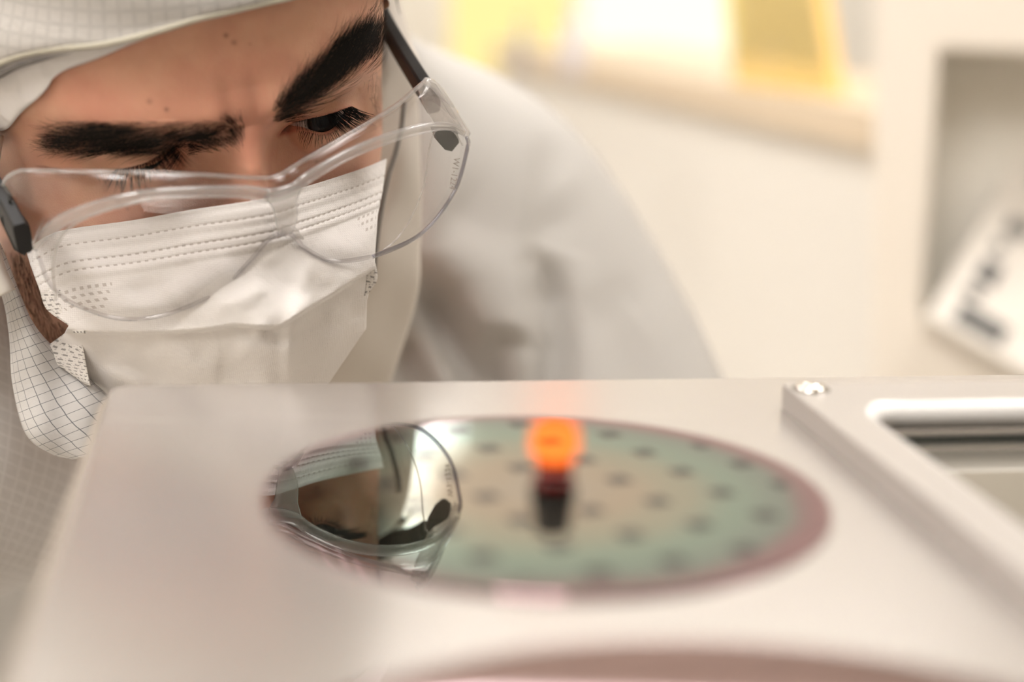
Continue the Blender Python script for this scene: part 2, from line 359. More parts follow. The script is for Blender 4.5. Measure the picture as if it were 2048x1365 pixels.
# wafers
def m_wafer(name, stops, origin=(0, 0), marks=True, R=.075, tilt=0):
    m, N, L = nt(name); b = N['Principled BSDF']; b.inputs['Metallic'].default_value = 1; b.inputs['Roughness'].default_value = .015
    tc = N.new('ShaderNodeTexCoord'); sp = N.new('ShaderNodeSeparateXYZ'); L.new(tc.outputs['Object'], sp.inputs[0])
    ln = N.new('ShaderNodeVectorMath'); ln.operation = 'LENGTH'; L.new(tc.outputs['Object'], ln.inputs[0])
    nz = N.new('ShaderNodeTexNoise'); nz.inputs['Scale'].default_value = 14; L.new(tc.outputs['Object'], nz.inputs['Vector'])
    # the film is a little thicker towards the left
    rad = mathn(N, L, 'DIVIDE', ln.outputs['Value'], R)
    rr = mathn(N, L, 'ADD', rad, mathn(N, L, 'MULTIPLY', mathn(N, L, 'SUBTRACT', nz.outputs['Fac'], .5), .16))
    rr = mathn(N, L, 'ADD', rr, mathn(N, L, 'MULTIPLY', mathn(N, L, 'SUBTRACT', sp.outputs[0], R), .045/R))
    cr = N.new('ShaderNodeValToRGB'); cr.color_ramp.interpolation = 'EASE'
    while len(cr.color_ramp.elements) < len(stops): cr.color_ramp.elements.new(.5)
    for e, (p, c) in zip(cr.color_ramp.elements, stops): e.position = p; e.color = (*c, 1)
    L.new(rr, cr.inputs[0]); col = cr.outputs[0]
    edge = mathn(N, L, 'GREATER_THAN', rad, .985)
    m4 = N.new('ShaderNodeMix'); m4.data_type = 'RGBA'; L.new(edge, m4.inputs[0]); L.new(col, m4.inputs[6]); m4.inputs[7].default_value = (.40, .25, .27, 1); col = m4.outputs[2]
    if marks:
        # square lattice of alignment marks, 20 mm pitch
        ax, ay, bx, by = 18.0, 9.0, 9.1, -17.75; det = ax*by-ay*bx
        x = mathn(N, L, 'SUBTRACT', mathn(N, L, 'MULTIPLY', sp.outputs[0], 1000), 38.0-origin[0]); y = mathn(N, L, 'SUBTRACT', mathn(N, L, 'MULTIPLY', sp.outputs[1], 1000), 20.4-origin[1])
        s = mathn(N, L, 'DIVIDE', mathn(N, L, 'SUBTRACT', mathn(N, L, 'MULTIPLY', x, by), mathn(N, L, 'MULTIPLY', y, bx)), det)
        t = mathn(N, L, 'DIVIDE', mathn(N, L, 'SUBTRACT', mathn(N, L, 'MULTIPLY', y, ax), mathn(N, L, 'MULTIPLY', x, ay)), det)
        def near(q, w): return mathn(N, L, 'LESS_THAN', mathn(N, L, 'ABSOLUTE', mathn(N, L, 'SUBTRACT', mathn(N, L, 'FRACT', mathn(N, L, 'ADD', q, 100.5)), .5)), w)
        f = mathn(N, L, 'MULTIPLY', near(s, .16), near(t, .16)); f = mathn(N, L, 'MULTIPLY', f, mathn(N, L, 'LESS_THAN', rad, .90))
        m5 = N.new('ShaderNodeMix'); m5.data_type = 'RGBA'; L.new(f, m5.inputs[0]); L.new(col, m5.inputs[6]); m5.inputs[7].default_value = (.03, .025, .03, 1); col = m5.outputs[2]
    L.new(col, b.inputs['Base Color']); return m
def wafer(name, cx, cy, R, mat, label):
    prof = [(0, .0), (R-.0006, 0), (R, .0003), (R, .0006), (R-.0002, .0008)]+[(R*k/12-.0002, .0008) for k in range(11, 0, -1)]+[(0, .0008)]
    n = 180; th = np.linspace(0, 2*PI, n, endpoint=False); pr = np.array(prof)
    P = np.stack([pr[:, :1]*np.cos(th), pr[:, :1]*np.sin(th), np.repeat(pr[:, 1:]+.0001, n, 1)], -1)
    o = mesh(name, P, gridfaces(len(prof), n, True), mat); o.location = (cx, cy, 0); setp(o, label, 'wafer')
    for p in o.data.polygons: p.use_smooth = False
    return o
WC = (.01038, .41081)
W1 = m_wafer('iridescent_wafer_film', [(0, (.40, .345, .285)), (.25, (.40, .33, .25)), (.45, (.34, .335, .26)), (.66, (.24, .33, .275)), (.84, (.215, .265, .24)), (.90, (.27, .18, .19)), (.95, (.32, .17, .19))])
wafer('silicon_wafer', WC[0], WC[1], .075, W1, 'round mirror wafer with green and peach sheen under the glasses')
W2 = m_wafer('mauve_wafer_film', [(0, (.72, .54, .58)), (.4, (.74, .55, .59)), (.7, (.76, .57, .61)), (.9, (.76, .58, .62)), (1.0, (.6, .46, .48))], marks=False, R=.1)
wafer('silicon_wafer', .042, .214, .10, W2, 'mauve wafer cut off by the bottom edge of the photo')

# ------------------------------------------------------------------ room behind
WHT = mottled('white_enamel', (.76, .725, .675), (.74, .705, .655), 3, .45)
TAN = mottled('tan_ledge', (.66, .54, .40), (.62, .51, .38), 5, .5)
A = plane(1742., 304., -.03); B = plane(1000., 135., -.03)
dAB = (B-A)/np.linalg.norm(B-A); nAB = np.array([dAB[1], -dAB[0], 0]); nAB = nAB if nAB[0] > 0 else -nAB
def strip(p, q, w, z0, z1):       # polygon of an upright slab running p->q, w wide towards nAB
    return [tuple(v[:2]) for v in (p, p+nAB*w, q+nAB*w, q)], z0, z1
C = A+dAB*1.45
cab = empty('white_cabinet', tuple(np.r_[(A+nAB*.3)[:2], -BASE])); setp(cab, 'long white cabinet running back behind the person, with a tan ledge', 'cabinet')
q, z0, z1 = strip(A+nAB*.02-dAB*0+dAB*.002, C+nAB*.02, .30, -BASE, -.031); prism('body', q, z0, z1, WHT, cab, bev=.004)
q, z0, z1 = strip(A, C, .33, -.03, .013); prism('ledge', q, z0, z1, TAN, cab, bev=.003)
YEL = emit('yellow_lit_glass', (1.0, .80, .34), .52)
YEL2 = emit('pale_lit_glass', (1.0, .93, .68), .62)
def upright(name, px, y0, y1, Y, mat, parent=None, th=.02):
    """flat upright slab facing the camera at world depth Y between pixel rows y0,y1"""
    V = []
    for x, y in ((px[0], y0), (px[1], y0), (px[1], y1), (px[0], y1)):
        d = ray(float(x), float(y)); V.append(CO+d*(Y/d[1]))
    V = np.array(V); V = np.concatenate([V, V+np.array([0, th, 0])])
    return mesh(name, V, [[0, 1, 2, 3], [7, 6, 5, 4], [0, 4, 5, 1], [1, 5, 6, 2], [2, 6, 7, 3], [3, 7, 4, 0]], mat, parent, smooth=False)
w1 = empty('window_1', tuple(at(1150, 60, 3.5))); w1['kind'] = 'structure'
upright('pane', (900, 1145), -260, 158, 3.40, YEL, w1)
upright('pane', (1165, 1465), -260, 150, 3.40, YEL2, w1)
upright('frame', (1143, 1167), -260, 150, 3.39, LFR, w1)
# amber sheet standing on the ledge
def leaning(name, pts, zs, mat, th, parent=None):
    V = np.array([at(float(x), float(y), z) for (x, y), z in zip(pts, zs)]); n = np.cross(V[1]-V[0], V[2]-V[0]); n /= np.linalg.norm(n)
    k = len(V); V = np.concatenate([V-n*th/2, V+n*th/2])
    return mesh(name, V, [list(range(k)), list(range(k, 2*k))[::-1]]+[[i, k+i, k+(i+1) % k, (i+1) % k] for i in range(k)], mat, parent, smooth=False)
AMB = m_clear('amber_acrylic', (1.0, .90, .60), 1.4, .05, .1)
am = leaning('amber_sheet', [(1470, 168), (1684, 192), (1630, -120), (1440, -120)], [1.95, 1.74, 1.80, 2.0], AMB, .004)
setp(am, 'amber acrylic sheet standing upright on the tan ledge', 'sheet')
ed = leaning('sheet_edge', [(1668, 190), (1690, 194), (1640, -120), (1616, -120)], [1.742, 1.735, 1.795, 1.80], pbr('amber_edge', (.85, .52, .12), .3), .008)
ed.parent = am
def bottle(px, y0, y1, z, mat, label):
    b0 = at(float(px[0]), float(y1), z); b1 = at(float(px[1]), float(y1), z); t = at(float(px[0]), float(y0), z)
    r = np.linalg.norm(b1-b0)/2; c = (b0+b1)/2; h = t[2]-b0[2]
    o = lathe('bottle', [(0, 0), (r*.95, 0), (r, h*.05), (r, h*.72), (r*.5, h*.82), (r*.45, h*.9), (r*.55, h*.9), (r*.55, h), (0, h)], mat, tuple(c), None)
    return setp(o, label, 'bottle')
GB = pbr('grey_plastic', (.42, .38, .35), .5); LB = pbr('lilac_grey_plastic', (.62, .58, .60), .5)
d1 = plane(1042., 145., .013); d2 = plane(1148., 150., .013)
bottle((1030, 1054), 30, 146, float((d1-CO)@CF), GB, 'slim grey bottle on the tan ledge before the yellow window')
bottle((1124, 1168), 5, 152, float((d2-CO)@CF), LB, 'thick lilac grey bottle on the tan ledge before the yellow window')

# instrument with a recessed bay at the right
ins = empty('instrument_cabinet', tuple(np.r_[at(1950., 700., 1.55)[:2], -BASE])); setp(ins, 'cream instrument cabinet with a deep recessed bay at the right', 'cabinet')
INS = mottled('cream_instrument_paint', (.82, .75, .66), (.79, .72, .63), 4, .5); BAY = mottled('bay_lining', (.86, .82, .75), (.82, .78, .70), 4, .6)
zf = 1.34
op = [(1878, 100), (2330, 118), (2330, 640), (1838, 640)]; ou = [(1752, -260), (2500, -260), (2500, 1150), (1742, 1150)]
def P4(l, z): return [at(float(x), float(y), z) for x, y in l]
V = np.array(P4(ou, zf)+P4(op, zf)+P4(ou, zf+.05)+P4(op, zf+.05))
f = []
for i in range(4):
    j = (i+1) % 4; f += [[i, j, 4+j, 4+i], [8+j, 8+i, 12+i, 12+j], [i, 8+i, 8+j, j], [4+i, 4+j, 12+j, 12+i]]
o = mesh('front_frame', V, f, INS, ins, smooth=False); mm = o.modifiers.new('bevel', 'BEVEL'); mm.width = .006; mm.segments = 3
inn = [CO+(p-CO) for p in P4(op, zf+.05)]; bk = [p+np.array([0.01, .05, 0]) for p in inn]
V = np.array(inn+bk); V2 = V+np.array([0, .004, 0])
o = mesh('bay', V, [[0, 1, 5, 4], [1, 2, 6, 5], [2, 3, 7, 6], [3, 0, 4, 7], [4, 5, 6, 7]], BAY, ins, smooth=False)
m_ = o.modifiers.new('thickness', 'SOLIDIFY'); m_.thickness = .004
KP = [(1850, 642), (2062, 262), (2420, 470), (2160, 815)]; KZ = [1.325, 1.46, 1.46, 1.325]
kb = leaning('control_panel', KP, KZ, mottled('panel_white', (.80, .75, .68), (.77, .72, .66), 6, .5), .012, ins)
KD = pbr('dark_legend', (.10, .10, .10), .5)
def onpanel(u, v, lift=-.008):
    a, b, c, d = [at(float(x), float(y), z) for (x, y), z in zip(KP, KZ)]
    n = np.cross(b-a, d-a); n /= np.linalg.norm(n); n = n if n[1] < 0 else -n
    return (a*(1-u)*(1-v)+d*u*(1-v)+b*(1-u)*v+c*u*v)+n*.0085, n
for (u0, v0, u1, v1) in ((.12, .04, .42, .12), (.10, .16, .19, .20), (.11, .24, .22, .34), (.11, .40, .17, .44), (.12, .50, .24, .56), (.13, .74, .3, .86)):
    q = [onpanel(u, v) for u, v in ((u0, v0), (u1, v0), (u1, v1), (u0, v1))]; n = q[0][1]
    V = np.array([p for p, _ in q]+[p-n*.0024 for p, _ in q])
    mesh('button', V, [[0, 1, 2, 3], [7, 6, 5, 4], [0, 4, 5, 1], [1, 5, 6, 2], [2, 6, 7, 3], [3, 7, 4, 0]], KD, kb, smooth=False)

# things that only the polished wafer shows: signal tower and bright windows on the back wall
PY = 1.16
st = mirrored(1103., 1068., PY); sb = mirrored(1103., 838., PY); H = st[2]-sb[2]; pc = (float(st[0]), PY, float(sb[2]))
tw = empty('indicator_lamp', (pc[0], PY, ZC)); setp(tw, 'orange indicator lamp with red collar and black socket, hanging and mirrored in the wafer', 'lamp')
def seg(name, prof, m): lathe(name, [(r*.001, a*H) for r, a in prof], m, pc, tw)
seg('orange_lamp', [(0, -.02), (9, .0), (16, .06), (19, .16), (18.5, .27), (15, .36), (0, .38)], emit('orange_lamp_glow', (1.0, .20, .035), 1.7))
seg('red_collar', [(0, .36), (13.5, .37), (14.5, .40), (14.5, .60), (0, .61)], pbr('red_lens', (.22, .008, .006), .25))
seg('black_socket', [(0, .60), (17, .605), (17.5, .62), (16.5, .72), (14, .98), (12, 1.0), (0, 1.0)], pbr('matt_black', (.006, .006, .006), .7))
tube('cable', [(pc[0], PY, st[2]-.002), (pc[0], PY, (st[2]+ZC)/2), (pc[0], PY, ZC-.001)], .0016, pbr('cream_cable', (.5, .46, .4), .6), tw, 8)
w2 = empty('window_2', tuple(mirrored(850., 930., 3.84))); w2['kind'] = 'structure'
WIN = emit('daylit_glass', (1.0, .97, .92), 1.9)
for (xa, xb, ya, yb) in ((790, 912, 845, 902), (806, 858, 914, 992), (802, 850, 1018, 1100)):
    a = mirrored(float(xa), float(ya), 3.86); c = mirrored(float(xb), float(yb), 3.86)
    box('pane', ((a[0]+c[0])/2, 3.87, (a[2]+c[2])/2), (abs(c[0]-a[0]), .02, abs(c[2]-a[2])), WIN, w2)

# ------------------------------------------------------------------ the person: head frame
ER = .92*CR+.235*CU+.30*CF; ER /= np.linalg.norm(ER)
EO = .382*CR-.50*CU-.78*CF; EO -= (EO@ER)*ER; EO /= np.linalg.norm(EO)
EU = np.cross(EO, ER)
HO = at(486., 291., .577)
def HW(r, u, o): return HO+(np.asarray(r)[..., None]*ER+np.asarray(u)[..., None]*EU+np.asarray(o)[..., None]*EO)*.001
def HL(P):
    d = (np.asarray(P)-HO)*1000; return d@ER, d@EU, d@EO
def sst(a, b, x):
    t = np.clip((np.asarray(x, float)-a)/(b-a), 0, 1); return t*t*(3-2*t)
TAB = np.array([  # u, half width, front, axis, back
 (122, 3, -74, -85, -96), (120, 14, -66, -85, -108), (112, 36, -42, -85, -132), (100, 54, -20, -85, -155), (80, 67, -4, -85, -172), (60, 73, 4, -85, -180),
 (40, 75.5, 8, -85, -184), (20, 75, 9.5, -85, -184), (5, 74, 4, -85, -182), (-10, 73, -2, -84, -176), (-30, 71, -3, -82, -168), (-50, 67, -1, -80, -158),
 (-70, 66, 0, -76, -148), (-90, 64, -1, -70, -140), (-105, 60, -3, -68, -138), (-116, 58, -14, -75, -138), (-126, 60, -40, -85, -138), (-140, 60, -52, -95, -140),
 (-180, 58, -60, -105, -150), (-230, 66, -64, -115, -160)], float)[::-1]
def tabv(u, j):
    x = TAB[:, 0]; y = TAB[:, j]; m = np.gradient(y, x); i = np.clip(np.searchsorted(x, u)-1, 0, len(x)-2)
    h = x[i+1]-x[i]; t = (u-x[i])/h
    return (2*t**3-3*t**2+1)*y[i]+(t**3-2*t**2+t)*h*m[i]+(-2*t**3+3*t**2)*y[i+1]+(t**3-t**2)*h*m[i+1]
NEXP = 2.25
def base(phi, u):
    W, Fr, oc, Bk = (tabv(u, j) for j in (1, 2, 3, 4)); s, c = np.sin(phi), np.cos(phi); e = 2/NEXP
    W = W*np.where(s < 0, 1+.13*sst(90, 30, u)+.20*sst(0, -70, u), 1-.13*sst(-60, -100, u))
    return W*np.sign(s)*np.abs(s)**e, np.where(c >= 0, oc+(Fr-oc)*np.abs(c)**e, oc-(oc-Bk)*np.abs(c)**e)
def ga(x, s): return np.exp(-(x/s)**2)
NU = np.array([-70, -66, -62, -57, -52, -47, -40, -30, -20, -10, -2, 5, 12, 26.]); NH = np.array([0, 0, 3, 15, 25, 29, 28.5, 26.5, 24, 20.5, 15.5, 9, 3.5, 0.])
def features(r, u, o, phi):
    a = np.abs(r); fr = sst(.15, .5, np.cos(phi)); d = 0*r
    ub = 15+.10*np.clip(a-12, 0, 60)
    d = d+4.5*ga(u-ub, 8.5)*sst(4, 20, a)*(1-sst(52, 66, a))
    d = d-6.5*np.exp(-((a-33)/21)**4-((u+4)/12)**2)
    d = d-5.0*ga(a-17, 6.0)*ga(u-0, 10)
    d = d+3.5*ga(a-50, 15)*ga(u+30, 14)
    d = d+2.0*ga(a-11, 7)*ga(u-16, 7)-.9*ga(a-5, 3.0)*ga(u-20, 10)
    hN = np.interp(u, NU, NH); wN = np.interp(u, [-58, -50, -40, -20, 0, 8, 20], [15, 15, 11.5, 8.8, 7.2, 8.0, 13])
    d = d+hN*np.exp(-(a/wN)**2.5)+6*ga(a-14, 5)*ga(u+50, 7)
    d = d+5*ga(a, 24)*ga(u+76, 6)-2*ga(a, 22)*ga(u+79.5, 1.5)-3*ga(a, 20)*ga(u+90, 5)+5*ga(a, 20)*ga(u+104, 9)
    return d*fr
EYE = [(-32, -3, -17.0), (32, -3, -17.0)]; ER_ = 12.0; LIDR = 13.1
# lid opening of the eye at the right of the photo, and the heavy fold over the other one
UP_L = [(559, 270), (567, 261), (579, 251), (596, 244.5), (623, 237.5), (645, 233.5), (667, 228), (681, 223), (700, 216)]
LO_L = [(559, 270), (576, 265), (590, 260), (608, 259), (623, 262.5), (640, 265.5), (655, 264), (667, 258), (681, 247), (700, 216)]
FOLD = [(20, 335), (60, 331), (88, 331), (146, 337), (205, 339), (264, 332), (308, 317), (337, 296), (360, 282)]
def head_grid(nphi_dense=.3, du=.4, upto=-228):
    ph = np.radians(np.r_[np.arange(-180, -78, 2.4), np.arange(-78, 80, nphi_dense), np.arange(80.5, 180, 2.4)])
    us = np.r_[np.arange(upto, -70, 2.5), np.arange(-70, 62, du), np.arange(62, 122.1, 2.0)]
    P, U = np.meshgrid(ph, us); return P, U
PH, U = head_grid()
Rr, Oo = base(PH, U)
Oo = Oo+features(Rr, U, Oo, PH)
for ex, eu, eo in EYE:
    d2 = (Rr-ex)**2+(U-eu)**2; dq = np.sqrt(d2); s = np.where(dq < 11.5, eo+np.sqrt(np.maximum(LIDR**2-d2, 0)), eo+6.27-(dq-11.5)*1.85); k = 5.0
    m = (dq < 24) & (Oo > -45) & (np.cos(PH) > 0)
    h = np.clip(.5+.5*(s-Oo)/k, 0, 1); sm = Oo*(1-h)+s*h+k*h*(1-h)
    Oo = np.where(m, sm, Oo)
Pw = HW(Rr, U, Oo); px = proj(Pw)
def polydist(px, poly):
    """signed pixel distance to a closed polygon, positive inside"""
    poly = np.array(poly, float); x, y = px[..., 0], px[..., 1]; ins = np.zeros(x.shape, bool); D = np.full(x.shape, 1e9)
    for (x0, y0), (x1, y1) in zip(poly, np.roll(poly, -1, 0)):
        c = ((y0 > y) != (y1 > y)) & (x < (x1-x0)*(y-y0)/((y1-y0) if y1 != y0 else 1e-9)+x0); ins ^= c
        t = np.clip(((x-x0)*(x1-x0)+(y-y0)*(y1-y0))/((x1-x0)**2+(y1-y0)**2+1e-9), 0, 1)
        D = np.minimum(D, np.hypot(x-x0-t*(x1-x0), y-y0-t*(y1-y0)))
    return np.where(ins, D, -D)
eyep = resample(UP_L, 40).tolist()+resample(LO_L, 40)[::-1][1:-1].tolist()
reg = (px[..., 0] > 500) & (px[..., 0] < 760) & (px[..., 1] > 170) & (px[..., 1] < 330) & (Rr > 5) & (Oo > -32)
sd = np.full(Rr.shape, -99.); sd[reg] = polydist(px[reg], eyep)
Oo = Oo-5.0*sst(-1.0, 4.0, sd)
# lid crease above the right-hand eye
cre = resample([(590, 236), (620, 222), (655, 205), (690, 190), (716, 180)], 40)
def linedist(px, line):
    D = np.full(px.shape[:-1], 1e9)
    for a, b in zip(line[:-1], line[1:]):
        t = np.clip(((px[..., 0]-a[0])*(b[0]-a[0])+(px[..., 1]-a[1])*(b[1]-a[1]))/((b[0]-a[0])**2+(b[1]-a[1])**2), 0, 1)
        D = np.minimum(D, np.hypot(px[..., 0]-a[0]-t*(b[0]-a[0]), px[..., 1]-a[1]-t*(b[1]-a[1])))
    return D
cd_ = np.full(Rr.shape, 99.); cd_[reg] = linedist(px[reg], cre); Oo = Oo-.8*ga(cd_, 5)
# overhanging fold of the lid at the left of the photo
regl = (px[..., 0] > -40) & (px[..., 0] < 420) & (px[..., 1] > 240) & (px[..., 1] < 420) & (Rr < 0) & (np.cos(PH) > .1)
fy = np.interp(px[..., 0], [p[0] for p in FOLD], [p[1] for p in FOLD]); dd = fy-px[..., 1]
w = sst(60, 150, px[..., 0])*(1-sst(320, 365, px[..., 0]))
Oo = Oo+np.where(regl, w*(5.0*np.exp(-np.clip(dd, 0, 99)/26)*sst(-4, 1.5, dd)-3.0*np.exp(-np.clip(-dd, 0, 99)/16)*(1-sst(-4, 1.5, dd))), 0)
red = .55*ga(np.abs(Rr)-0, 13)*ga(U-12, 16)+.5*ga(Rr+45, 16)*ga(U-26, 9)+.4*ga(Rr, 14)*ga(U+28, 22)+.5*ga(np.abs(Rr)-36, 18)*ga(U+30, 12)
red = red+.7*sst(-9, -2, sd)*(1-sst(0, 3, sd))
dark = np.zeros(Rr.shape)
Pw = HW(Rr, U, Oo); px = proj(Pw)
def spot(x, y, r, a):
    global dark
    dark = np.maximum(dark, a*np.exp(-((px[..., 0]-x)**2+(px[..., 1]-y)**2)/r**2)*(Oo > -60))
for x, y, r, a in ((452, 71, 4.5, .75), (468, 85, 5, .55), (500, 88, 3, .25), (299, 203, 5.5, .4), (333, 219, 4.5, .7), (255, 418, 4, .4), (633, 323, 4, .4)): spot(x, y, r, a)
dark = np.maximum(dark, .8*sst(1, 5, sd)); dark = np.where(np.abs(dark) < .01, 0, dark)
# brow roots darken the skin under the hair a little
BROW_L = [(94, 282), (118, 270), (180, 252), (220, 247), (270, 258), (330, 264), (390, 261), (430, 250), (468, 242), (490, 256), (488, 282), (445, 294), (385, 301), (335, 305), (270, 310), (170, 303), (106, 293)]
BROW_R = [(541, 248), (556, 214), (598, 174), (636, 138), (668, 100), (698, 72), (738, 54), (770, 58), (775, 88), (750, 112), (722, 130), (692, 150), (652, 182), (606, 214), (565, 246)]
sbl = polydist(px, BROW_L); sbr = polydist(px, BROW_R); ok_ = (np.cos(PH) > .05)
dark = np.maximum(dark, np.where(ok_, .55*np.maximum(sst(-6, 14, sbl), sst(-6, 14, sbr)), 0))

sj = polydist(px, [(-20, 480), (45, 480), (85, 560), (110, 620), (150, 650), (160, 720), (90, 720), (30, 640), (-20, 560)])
dark = np.maximum(dark, np.where(ok_, .5*sst(-14, 10, sj), 0))  # beard tone, with the jaw's shade also painted into the skin colour
person = empty('person', tuple(at(420., 900., .95)[:2])+(-BASE,))
setp(person, 'person in pale cleanroom hood and coverall bending over the wafer to inspect it', 'person')
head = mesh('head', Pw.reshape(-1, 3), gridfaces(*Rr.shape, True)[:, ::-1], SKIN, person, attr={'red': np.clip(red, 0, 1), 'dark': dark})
HB = BVHTree.FromPolygons([Vector(v) for v in Pw.reshape(-1, 3)[:]], gridfaces(*Rr.shape, True).tolist())
def hit(B, x, y, default=.6):
    d = ray(float(x), float(y)); loc, n, i, _ = B.ray_cast(Vector(CO), Vector(d).normalized())
    if loc is None: return at(float(x), float(y), default), np.array(-CF), False
    n = np.array(n); n = n if n@d < 0 else -n
    return np.array(loc), n, True

# eyeballs
def m_eye():
    m, N, L = nt('eyeball'); b = N['Principled BSDF']; b.inputs['Roughness'].default_value = .09; b.inputs['Specular IOR Level'].default_value = .22
    uv = N.new('ShaderNodeUVMap'); sp = N.new('ShaderNodeSeparateXYZ'); L.new(uv.outputs[0], sp.inputs[0]); cr = N.new('ShaderNodeValToRGB')
    for p, c in ((0, (.004, .003, .003)), (.17, (.005, .004, .003)), (.20, (.014, .007, .005)), (.40, (.012, .006, .004)), (.44, (.012, .008, .007)), (.50, (.62, .55, .52))):
        e = cr.color_ramp.elements.new(p) if p not in (0,) else cr.color_ramp.elements[0]; e.position = p; e.color = (*c, 1)
    cr.color_ramp.elements[-1].color = (.70, .50, .46, 1)
    L.new(sp.outputs[0], cr.inputs[0]); L.new(cr.outputs[0], b.inputs['Base Color']); return m
EYEM = m_eye()
for k, (ex, eu, eo) in enumerate(EYE):
    c = HW(ex, eu, eo)
    # gaze: the iris sits where the sight line through its centre meets the ball
    if k == 0:
        c1 = HW(*EYE[1]); d = ray(645., 244.); oc_ = CO-c1; a_ = d@d; b_ = 2*oc_@d; c_ = oc_@oc_-(ER_*.001)**2; q = b_*b_-4*a_*c_
        g = CO+d*((-b_-math.sqrt(max(q, 0)))/(2*a_))-c1
    g = g/np.linalg.norm(g)
    t1 = np.cross(g, ER); t1 /= np.linalg.norm(t1); t2 = np.cross(g, t1)
    al = np.radians(np.r_[0:60:3, 60:181:6]); th = np.linspace(0, 2*PI, 40, endpoint=False)
    rad = ER_*(1+.055*np.exp(-(al/np.radians(24))**4))
    P = c+.001*rad[:, None, None]*(np.cos(al)[:, None, None]*g+np.sin(al)[:, None, None]*(np.cos(th)[None, :, None]*t1+np.sin(th)[None, :, None]*t2))
    uvv = np.stack([np.repeat((np.degrees(al)/60)[:, None], 40, 1).clip(0, 1), np.zeros((len(al), 40))], -1)
    eb = grid('eyeball', P, EYEM, person, uv=uvv, wrap=True)

# hair strands
def strands(name, C, R0, mat, parent, tip=.25, ns=3):
    """C: (n,k,3) centre lines, tapered"""
    n, k, _ = C.shape; T = np.gradient(C, axis=1); T /= np.linalg.norm(T, axis=2)[..., None]+1e-12
    a = np.tile(CF, (n, 1))[:, None]; N_ = np.cross(T, a); N_ /= np.linalg.norm(N_, axis=2)[..., None]+1e-12; B_ = np.cross(T, N_)
    rad = (np.broadcast_to(np.asarray(R0, float), (n,))[:, None]*np.interp(np.linspace(0, 1, k), [0, .5, 1], [1, .85, tip])[None])[..., None, None]
    th = np.linspace(0, 2*PI, ns, endpoint=False)
    P = C[:, :, None]+rad*(np.cos(th)[None, None, :, None]*N_[:, :, None]+np.sin(th)[None, None, :, None]*B_[:, :, None])
    f = gridfaces(k, ns, True); F_ = (f[None]+(np.arange(n)*k*ns)[:, None, None]).reshape(-1, 4)
    return mesh(name, P.reshape(-1, 3), F_, mat, parent)
def inside(poly, x, y):
    return polydist(np.array([[x, y]], float), poly)[0]
def grow(B, poly, n, dirf, lenf, k=5, lift=.35, rad=.055e-3, soft=6, curl=.15):
    xs = [p[0] for p in poly]; ys = [p[1] for p in poly]; out = []; tries = 0
    cand = rng.uniform([min(xs), min(ys)], [max(xs), max(ys)], (n*8, 2)); sdv = polydist(cand, poly)
    for (x, y), s in zip(cand, sdv):
        if len(out) >= n: break
        if s < rng.normal(0, soft): continue
        loc, nn, okk = hit(B, x, y)
        if not okk: continue
        dx, dy = dirf(x, y); L_ = lenf(x, y)*rng.uniform(.7, 1.2); an = rng.normal(0, .16); dx, dy = dx*math.cos(an)-dy*math.sin(an), dx*math.sin(an)+dy*math.cos(an)
        dv = dx*CR-dy*CU; dv = dv-(dv@nn)*nn; dv /= np.linalg.norm(dv)+1e-9
        sd_ = np.cross(nn, dv); pts = []
        c = rng.normal(0, curl)
        for j in range(k):
            t = j/(k-1); pts.append(loc-nn*.0002+dv*L_*t+nn*L_*lift*t*(1-.55*t)+sd_*L_*c*t*t)
        out.append(pts)
    return np.array(out)
def dl(x, y):
    if x > 425: t = (x-425)/70; return (-1+.75*t, -.25-.75*t)
    return (-1, .05+.25*(300-x)/200) if y < 285 else (-1, .15)
SB = grow(HB, BROW_L, 2700, dl, lambda x, y: .0085 if x < 440 else .0055, soft=14)
strands('eyebrow', SB, .058e-3, HAIR, person)
def dr(x, y):
    t = min(max((x-545)/200, 0), 1); return (.35+.65*t, -1+.25*t)
SB = grow(HB, BROW_R, 3000, dr, lambda x, y: .0085 if x < 730 else .007, soft=8)
strands('eyebrow', SB, .058e-3, HAIR, person)
SB = grow(HB, [(560, 200), (650, 110), (700, 60), (745, 25), (772, 30), (776, 110), (748, 135), (700, 165), (640, 205), (590, 232)], 420, dr, lambda x, y: .0085, soft=8, lift=.45)
strands('eyebrow', SB, .036e-3, HAIR, person)
wisp = grow(HB, [(735, 20), (768, 20), (772, 150), (745, 150)], 130, lambda x, y: (.9, -.5), lambda x, y: .008, soft=3, lift=.6)
strands('temple_hair', wisp, .03e-3, pbr('light_brown_hair', (.05, .03, .015), .5), person)
wisp = grow(HB, [(725, 140), (765, 140), (766, 245), (745, 245)], 150, lambda x, y: (1, .55), lambda x, y: .004, soft=3, lift=.5)
strands('temple_hair', wisp, .028e-3, pbr('brown_down', (.06, .03, .015), .5), person)
def lashes(B, roots, tips, n, rad, bulge, parent, depthpull=.004, name='eyelashes', jit=2.0):
    ro = byarc(roots, n); ti = resample(tips, n); out = []
    for i in range(n):
        q = ro[i]+rng.normal(0, .6, 2); loc, nn, okk = hit(B, q[0], q[1]); z = (loc-CO)@CF
        t = ti[i]+rng.normal(0, jit, 2); tip = at(t[0], t[1], z-depthpull*rng.uniform(.7, 1.2))
        mid = (loc+tip)/2; ch = tip-loc; b = -CF*bulge*.6+CU*(-bulge*.2)
        pts = [(1-s)**2*loc+2*s*(1-s)*(mid+b)+s*s*tip for s in np.linspace(0, 1, 6)]; out.append(pts)
    return strands(name, np.array(out), rad, LASH, parent, tip=.2)
lashes(HB, [(592, 243), (623, 236), (645, 232), (667, 227)], [(594, 262), (622, 268), (652, 262), (690, 262)], 36, .09e-3, .004, person, .004)
